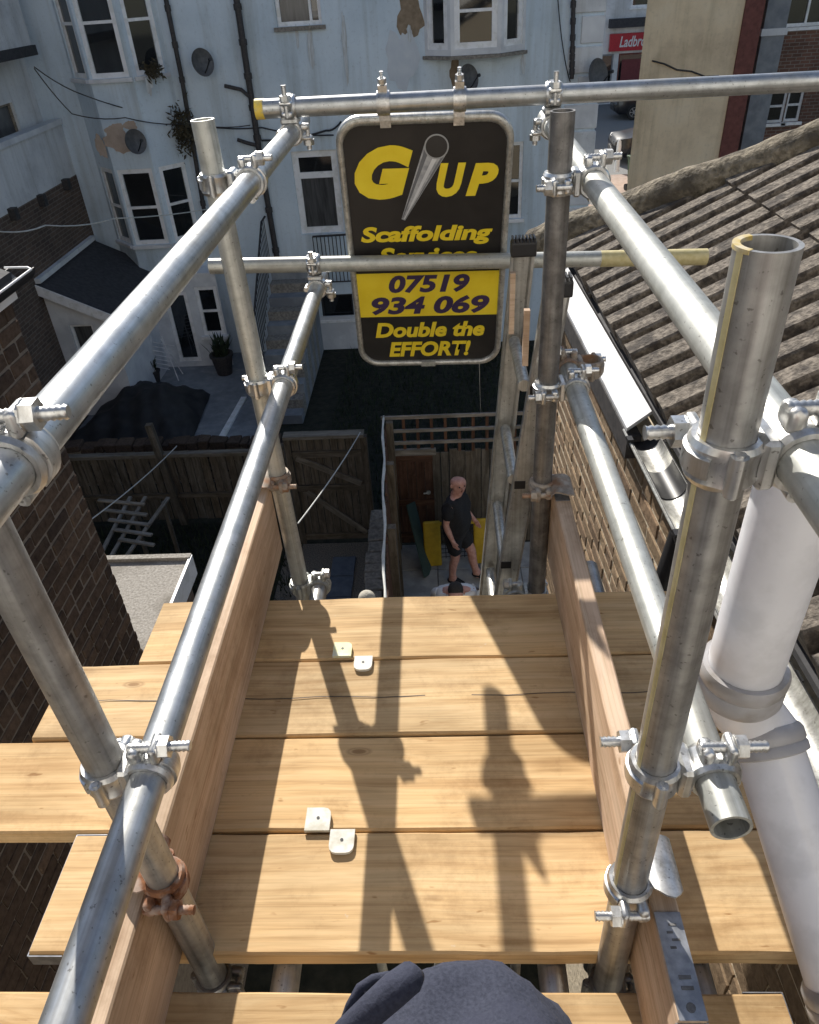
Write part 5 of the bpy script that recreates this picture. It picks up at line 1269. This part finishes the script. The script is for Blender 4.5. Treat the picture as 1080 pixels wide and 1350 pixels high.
# ================================================================== STREET
def car(px, py, yaw, label, paint='car'):
    P = onz(px, py, SZ + .005); t = thing('parked_car', label, 'car', P, (0, 0, yaw), 'cars in the street')
    # side profile stations: x, half width, bottom, beltline, roof, roof half width
    st = [(-2.1, .70, .35, .62, .62, .70), (-1.98, .82, .25, .82, .84, .74), (-1.2, .88, .20, .90, .97, .78), (-.75, .89, .20, .94, 1.12, .72), (-.1, .89, .20, .96, 1.44, .60), (.6, .89, .20, .97, 1.48, .60), (1.3, .88, .20, .99, 1.38, .60), (1.85, .84, .24, 1.0, 1.08, .70), (2.08, .76, .35, .85, .88, .68)]
    def sec(s): x, hw, zb, zl, zr, rw = s; return [(x, -hw * .96, zb), (x, -hw, (zb + zl) / 2), (x, -hw * .97, zl), (x, -rw, zr - .03), (x, -rw * .6, zr), (x, rw * .6, zr), (x, rw, zr - .03), (x, hw * .97, zl), (x, hw, (zb + zl) / 2), (x, hw * .96, zb)]
    b = nb(); R = [[b.verts.new(p) for p in sec(s)] for s in st]
    for A, B in zip(R, R[1:]):
        for i in range(10): b.faces.new((A[i], A[(i + 1) % 10], B[(i + 1) % 10], B[i]))
    b.faces.new(R[0][::-1]); b.faces.new(R[-1])
    bmesh.ops.subdivide_edges(b, edges=list(b.edges), cuts=1, use_grid_fill=True, smooth=.5)
    obj('body', b, M[paint], t, True, ang=60)
    for sgn in (-1, 1):
        b = nb(); b.faces.new([b.verts.new(V(p)) for p in ((-.68, sgn * .862, 1.0), (-.15, sgn * .70, 1.37), (1.2, sgn * .70, 1.34), (1.6, sgn * .845, 1.04))]); obj('side_window', b, M['glass'], t)
    b = nb(); b.faces.new([b.verts.new(V(p)) for p in ((-.80, -.66, 1.105), (-.80, .66, 1.105), (-.16, .52, 1.455), (-.16, -.52, 1.455))]); obj('windscreen', b, M['glass'], t)
    for x in (-1.3, 1.3):
        for sgn in (-1, 1):
            b = nb(); lathe(b, (x, sgn * .82, .32), (0, 1, 0), [(.20, -.10), (.30, -.105), (.325, -.07), (.325, .07), (.30, .105), (.20, .10)], 28); wv = obj('wheel', b, M['tyre'], t, True)
            b = nb(); lathe(b, (x, sgn * .90, .32), (0, 1, 0), [(.18, -.02), (.205, -.02), (.205, .02), (.18, .02)], 24); cyl(b, (x, sgn * .88, .32), (x, sgn * .93, .32), .05, 12)
            for k in range(6): a = k * math.pi / 3; box(b, (x + math.cos(a) * .12, sgn * .905, .32 + math.sin(a) * .12), (.16, .02, .035), Matrix.Rotation(-a, 3, 'Y'))
            obj('rim', b, M['alloy'], wv)
    for sgn in (-1, 1):
        b = nb(); box(b, (-2.0, sgn * .62, .68), (.16, .32, .14)); bevel(b, .03, 2); obj('headlight', b, M['glass_net'], t, True)
    b = nb(); box(b, (-2.10, 0, .42), (.05, .9, .16)); obj('grille', b, M['black'], t)
    return t
car(879, 208, -.05, 'black parked car half hidden behind the beige gable'); car(866, 152, .0, 'dark car further up the street beyond the first one')
P = onz(841, 252, SZ + .12); wb = thing('wheelie_bin', 'green wheelie bin on the pavement beside the beige gable', 'bin', P, (0, 0, .25))
b = nb(); v1 = [(-.24, -.27, .08), (.24, -.27, .08), (.24, .27, .08), (-.24, .27, .08)]; v2 = [(-.29, -.36, .95), (.29, -.36, .95), (.29, .36, .95), (-.29, .36, .95)]
A = [b.verts.new(p) for p in v1]; B = [b.verts.new(p) for p in v2]; b.faces.new(A[::-1]); b.faces.new(B)
for i in range(4): b.faces.new((A[i], A[(i + 1) % 4], B[(i + 1) % 4], B[i]))
bevel(b, .02, 1); obj('body', b, M['bin'], wb); b = nb(); box(b, (0, -.02, .99), (.64, .80, .06)); bevel(b, .02, 2); obj('lid', b, M['bin'], wb)
for sg in (-1, 1): b = nb(); cyl(b, (sg * .25, .28, .1), (sg * .31, .28, .1), .1, 16); obj('wheel', b, M['tyre'], wb)
P = onz(813, 226, SZ + .12); bo = thing('bollard', 'short pale bollard on the pavement by the parked car', 'bollard', P); b = nb(); lathe(b, (0, 0, 0), (0, 0, 1), [(.001, 0), (.09, 0), (.08, .8), (.06, .95), (.03, 1.0), (.001, 1.0)], 16, False); obj('post', b, M['white_wall'], bo, True)

# ================================================================== PEOPLE
def skin(name, pts, mat, parent, sub=2, grow=1.12):
    """pts: {key: (pos, radius or (rx, ry), parent key)} -> one continuous skinned surface"""
    keys = list(pts); idx = {k: i for i, k in enumerate(keys)}
    me = bpy.data.meshes.new(name); me.from_pydata([tuple(pts[k][0]) for k in keys], [(idx[k], idx[pts[k][2]]) for k in keys if pts[k][2]], [])
    o = bpy.data.objects.new(name, me); COL.objects.link(o)
    mod = o.modifiers.new('skin', 'SKIN'); mod.use_smooth_shade = True
    for k in keys:
        r = pts[k][1]; r = tuple(q * grow for q in r) if isinstance(r, tuple) else r * grow; sv = me.skin_vertices[0].data[idx[k]]; sv.radius = r if isinstance(r, tuple) else (r, r); sv.use_root = (pts[k][2] is None)
    sb = o.modifiers.new('sub', 'SUBSURF'); sb.levels = sub; sb.render_levels = sub
    bpy.context.view_layer.update()
    m2 = bpy.data.meshes.new_from_object(o.evaluated_get(bpy.context.evaluated_depsgraph_get())); bpy.data.objects.remove(o); bpy.data.meshes.remove(me)
    m2.materials.clear(); m2.materials.append(mat); shade(m2, 180); m2.name = name
    o = bpy.data.objects.new(name, m2); link(o, parent); return o
def person(label, loc, yaw, shirt, bottoms, hair=None, look=0, pose='walk'):
    """figure facing local +X; its right side is -Y"""
    t = thing('person', label, 'person', loc, (0, 0, yaw))
    cl, sl_ = math.cos(look), math.sin(look)
    def hd_(x, y, z): return V((.05 + x * cl - y * sl_, x * sl_ + y * cl, z))
    def tf(p):
        if pose != 'bend' or p.z < .96: return p
        q = p - V((0, 0, .95)); a = .62; return V((q.x * math.cos(a) + q.z * math.sin(a), q.y, .95 + q.z * math.cos(a) - q.x * math.sin(a)))
    def tfd(d): return {k: (tf(v[0]), v[1], v[2]) for k, v in d.items()}
    B = {'pel': (V((0, 0, .95)), (.15, .11), None), 'sp': (V((.01, 0, 1.14)), (.15, .115), 'pel'), 'ch': (V((.0, 0, 1.34)), (.165, .12), 'sp'), 'nb': (V((.015, 0, 1.475)), (.085, .08), 'ch'), 'nk': (V((.035, 0, 1.525)), (.066, .068), 'nb'),
         'jaw': (hd_(.02, 0, 1.60), (.068, .082), 'nk'), 'hm': (hd_(.012, 0, 1.665), (.086, .105), 'jaw'), 'ht': (hd_(-.004, 0, 1.72), (.080, .10), 'hm'), 'hc': (hd_(-.006, 0, 1.757), (.050, .062), 'ht')}
    for s, n in ((-1, 'R'), (1, 'L')):
        walk = pose == 'walk'
        if n == 'R': el, wr = V((-.05, -.25, 1.14)), V((.05, -.26, .90))
        else: el, wr = V((.02, .25, 1.15)), V((.18, .22, .98))
        B['sh' + n] = (V((0, s * .18, 1.42)), .062, 'ch'); B['ua' + n] = (V((-.02, s * .215, 1.30)), .050, 'sh' + n); B['el' + n] = (el, .040, 'ua' + n); B['fa' + n] = (el.lerp(wr, .35), .042, 'el' + n); B['wr' + n] = (wr, .027, 'fa' + n)
        d = (wr - el).normalized(); pm = wr + d * .05; B['pm' + n] = (pm, (.024, .036), 'wr' + n)
        for k, (off, ln) in enumerate(((.028, .062), (.010, .072), (-.008, .068), (-.026, .052))):
            q = pm + d * .035 + V((off, 0, 0)); B['f%d' % k + n] = (q, .0095, 'pm' + n); B['g%d' % k + n] = (q + d * ln * .55 + V((.004, -s * .012, 0)), .0088, 'f%d' % k + n); B['h%d' % k + n] = (q + d * ln * .95 + V((.004, -s * .03, 0)), .0075, 'g%d' % k + n)
        q = wr + d * .025 + V((.03, 0, 0)); B['t0' + n] = (q, .011, 'pm' + n); B['t1' + n] = (q + d * .04 + V((.02, -s * .01, 0)), .0095, 't0' + n)
        fx = (.0 if n == 'R' else .30) if walk else 0; kx = (.03 if n == 'R' else .20) if walk else .02
        ank = V((fx - .03, s * .10, .085 if not (walk and n == 'L') else .11))
        B['hp' + n] = (V((0, s * .095, .88)), .095, 'pel'); B['kn' + n] = (V((kx, s * .105, .49)), .062, 'hp' + n); B['ca' + n] = (V((kx, s * .105, .49)).lerp(ank, .35) + V((-.02, 0, 0)), .058, 'kn' + n); B['an' + n] = (ank, .040, 'ca' + n); B['he' + n] = (ank + V((-.035, 0, -.05)), .035, 'an' + n); B['to' + n] = (ank + V((.13, 0, -.055)), (.045, .03), 'an' + n); B['tp' + n] = (ank + V((.19, 0, -.06)), (.038, .022), 'to' + n)
    skin('body', tfd(B), M['skin'], t)
    def hd(x, y, z): return tf(hd_(x, y, z))
    for k in ('nose',):
        b = nb(); bmesh.ops.create_icosphere(b, subdivisions=2, radius=.016, matrix=Matrix.Translation(hd(.130, 0, 1.652)) @ Matrix.Diagonal((1, .8, 1.5, 1))); obj('nose', b, M['skin'], t, True)
    for s in (-1, 1):
        b = nb(); bmesh.ops.create_icosphere(b, subdivisions=2, radius=.026, matrix=Matrix.Translation(hd(.0, s * .096, 1.655)) @ Matrix.Diagonal((.7, .35, 1.15, 1))); obj('ear', b, M['skin'], t, True)
        b = nb(); bmesh.ops.create_icosphere(b, subdivisions=1, radius=.0115, matrix=Matrix.Translation(hd(.108, s * .036, 1.680))); obj('eye', b, M['print_black'], t, True)
    b = nb(); box(b, hd(.104, 0, 1.612), (.014, .05, .008)); obj('mouth', b, M['pipe_red'], t)
    # clothes
    C = {'a': (V((0, 0, .84)), (.205, .17), None), 'b': (V((.03, 0, 1.08)), (.205, .185), 'a'), 'c': (V((.0, 0, 1.33)), (.215, .165), 'b'), 'd': (V((.012, 0, 1.47)), (.10, .085), 'c')}
    for s, n in ((-1, 'R'), (1, 'L')):
        C['s' + n] = (V((0, s * .185, 1.42)), .078, 'c'); C['u' + n] = (B['ua' + n][0], .070, 's' + n); C['v' + n] = (B['ua' + n][0].lerp(B['el' + n][0], .55), .066, 'u' + n)
    fold = bpy.data.textures.get('cloth_fold') or bpy.data.textures.new('cloth_fold', 'CLOUDS'); fold.noise_scale = .12
    def rumple(o): d = o.modifiers.new('folds', 'DISPLACE'); d.texture = fold; d.strength = .05; d.texture_coords = 'LOCAL'
    rumple(skin('shirt', tfd(C), M[shirt], t, 3, 1.18))
    D = {'a': (V((0, 0, 1.02)), (.175, .135), None), 'b': (V((0, 0, .88)), (.17, .135), 'a')}
    for s, n in ((-1, 'R'), (1, 'L')):
        D['h' + n] = (B['hp' + n][0] + V((0, 0, -.05)), .112, 'b'); D['k' + n] = (B['hp' + n][0].lerp(B['kn' + n][0], .85), .088, 'h' + n)
    rumple(skin('shorts', tfd(D), M[bottoms], t, 3, 1.18))
    for s, n in ((-1, 'R'), (1, 'L')):
        a = B['an' + n][0]; E_ = {'a': (a + V((0, 0, .02)), .05, None), 'b': (a + V((-.04, 0, -.045)), (.045, .04), 'a'), 'c': (a + V((.12, 0, -.045)), (.053, .04), 'a'), 'd': (a + V((.20, 0, -.055)), (.042, .028), 'c')}
        skin('shoe', E_, M['black_cloth'], t)
    if hair:
        H_ = {'a': (hd(-.03, 0, 1.66), (.085, .085), None), 'b': (hd(-.02, 0, 1.725), (.088, .098), 'a'), 'c': (hd(-.01, 0, 1.77), (.055, .065), 'b')}
        skin('hair', H_, M[hair], t)
    return t
man_p = onz(602, 764, GZ + .035)
person('bald man in black t-shirt and black shorts standing in the paved yard', man_p, -.35, 'black_cloth', 'black_cloth', None, -.75)
P2 = onz(601, 788, GZ + 1.45)
person('person with dark hair and white top, mostly hidden below the deck edge', (P2.x, P2.y + .45, GZ + .03), -math.pi / 2, 'white_cloth', 'black_cloth', 'hair', .0, 'bend')

# the photographer, crouching behind the lens: only the clothed knee reaches into view
ph = thing('person', 'photographer in navy work trousers, only a bent knee showing at the bottom', 'person')
KC = CAMP + ray(584, 1420) * .63
hipz = .50
B = {'pel': (V((.0, -.20, hipz)), (.17, .13), None), 'sp': (V((0, -.27, .70)), (.16, .12), 'pel'), 'ch': (V((0, -.33, .95)), (.18, .12), 'sp'), 'nk': (V((0, -.31, 1.12)), .058, 'ch'), 'hm': (V((0, -.29, 1.24)), (.08, .10), 'nk'), 'ht': (V((0, -.29, 1.34)), (.06, .07), 'hm'),
     'hR': (V((.09, -.16, hipz)), .105, 'pel'), 'kR': (KC, .095, 'hR'), 'k2': (KC + V((.0, .0, -.06)), .085, 'kR'), 'cR': (V((KC.x, .10, .30)), .062, 'k2'), 'aR': (V((KC.x, .08, .10)), .045, 'cR'), 'tR': (V((KC.x, .24, .055)), (.05, .04), 'aR'),
     'hL': (V((-.10, -.20, hipz)), .105, 'pel'), 'kL': (V((-.16, .05, .20)), .085, 'hL'), 'cL': (V((-.16, -.15, .12)), .062, 'kL'), 'aL': (V((-.16, -.36, .10)), .045, 'cL'), 'tL': (V((-.16, -.45, .05)), .04, 'aL')}
for s, n in ((-1, 'L'), (1, 'R')):
    B['sh' + n] = (V((s * .20, -.32, 1.00)), .07, 'ch'); B['el' + n] = (V((s * .26, -.24, .80)), .048, 'sh' + n); B['wr' + n] = (V((s * .12, -.10, 1.10)), .032, 'el' + n); B['pm' + n] = (V((s * .09, -.075, 1.17)), (.03, .04), 'wr' + n)
    for k in range(4): B['f%d' % k + n] = (V((s * (.075 - .01 * k), -.065 - .012 * k, 1.215 - .004 * k)), .009, 'pm' + n); B['g%d' % k + n] = (V((s * (.058 - .008 * k), -.06 - .014 * k, 1.235 - .006 * k)), .008, 'f%d' % k + n)
    B['t0' + n] = (V((s * .07, -.055, 1.18)), .011, 'pm' + n); B['t1' + n] = (V((s * .05, -.05, 1.20)), .009, 't0' + n)
skin('body', B, M['skin'], ph)
T_ = {'a': (V((0, -.20, hipz)), (.20, .155), None), 'hR': (V((.08, -.14, hipz + .02)), .125, 'a'), 'mR': (V((.08, -.14, hipz)).lerp(KC, .55), .118, 'hR'), 'kR': (KC + V((0, .0, .0)), (.134, .132), 'mR'), 'k2': (KC + V((.004, .0, -.10)), .10, 'kR'), 'cR': (V((KC.x, .09, .26)), .085, 'k2'), 'aR': (V((KC.x, .07, .14)), .075, 'cR'),
      'hL': (V((-.10, -.19, hipz)), .125, 'a'), 'kL': (V((-.16, .05, .20)), .105, 'hL'), 'cL': (V((-.16, -.15, .12)), .08, 'kL'), 'aL': (V((-.16, -.32, .11)), .07, 'cL')}
tr_o = skin('trousers', T_, M['navy'], ph, 4)
clt = bpy.data.textures.new('cloth_wrinkle', 'CLOUDS'); clt.noise_scale = .09; clt.noise_depth = 2
dm = tr_o.modifiers.new('wrinkle', 'DISPLACE'); dm.texture = clt; dm.strength = .045; dm.mid_level = .5; dm.texture_coords = 'LOCAL'
S_ = {'a': (V((0, -.20, .52)), (.20, .155), None), 'b': (V((0, -.28, .72)), (.19, .145), 'a'), 'c': (V((0, -.33, .95)), (.205, .14), 'b'), 'd': (V((0, -.32, 1.06)), .085, 'c')}
for s, n in ((-1, 'L'), (1, 'R')): S_['s' + n] = (V((s * .20, -.32, 1.00)), .088, 'c'); S_['u' + n] = (V((s * .24, -.27, .87)), .07, 's' + n)
skin('shirt', S_, M['black_cloth'], ph)
# rolled fold and pocket hem on the knee
clt2 = bpy.data.textures.new('cloth_pull', 'WOOD'); clt2.wood_type = 'BANDNOISE'; clt2.noise_scale = .11; clt2.turbulence = 9
dm2 = tr_o.modifiers.new('pull_lines', 'DISPLACE'); dm2.texture = clt2; dm2.strength = .006; dm2.mid_level = .5; dm2.texture_coords = 'LOCAL'
def kp(x, y, d): return CAMP + ray(x, y) * d
b = nb(); tubepath(b, [kp(420, 1395, .575), kp(455, 1362, .560), kp(492, 1330, .550), kp(520, 1305, .548), kp(540, 1290, .555), kp(550, 1288, .575)], [.008, .010, .0115, .012, .0115, .006], 14); obj('fold', b, M['navy'], tr_o, True, ang=180)
b = nb(); tubepath(b, [kp(448, 1365, .585), kp(462, 1325, .575), kp(474, 1303, .575), kp(492, 1291, .578), kp(512, 1287, .58), kp(526, 1290, .58)], .0038, 8); obj('hem', b, M['navy'], tr_o, True, ang=180)
b = nb(); b.faces.new([b.verts.new(kp(*q)) for q in ((448, 1368, .582), (463, 1326, .579), (475, 1304, .58), (494, 1292, .583), (514, 1289, .586), (528, 1291, .586), (510, 1335, .575))]); obj('pocket_lining', b, M['navy'], tr_o)
for sgn, a in ((1, V((KC.x, .08, .10))), (-1, V((-.16, -.36, .10)))):
    d = 1 if sgn > 0 else -1; skin('boot', {'a': (a + V((0, 0, .03)), .055, None), 'b': (a + V((0, -.04, -.045)), (.048, .045), 'a'), 'c': (a + V((0, .12, -.045)), (.055, .045), 'a'), 'd': (a + V((0, .19, -.05)), (.045, .035), 'c')}, M['black'], ph)
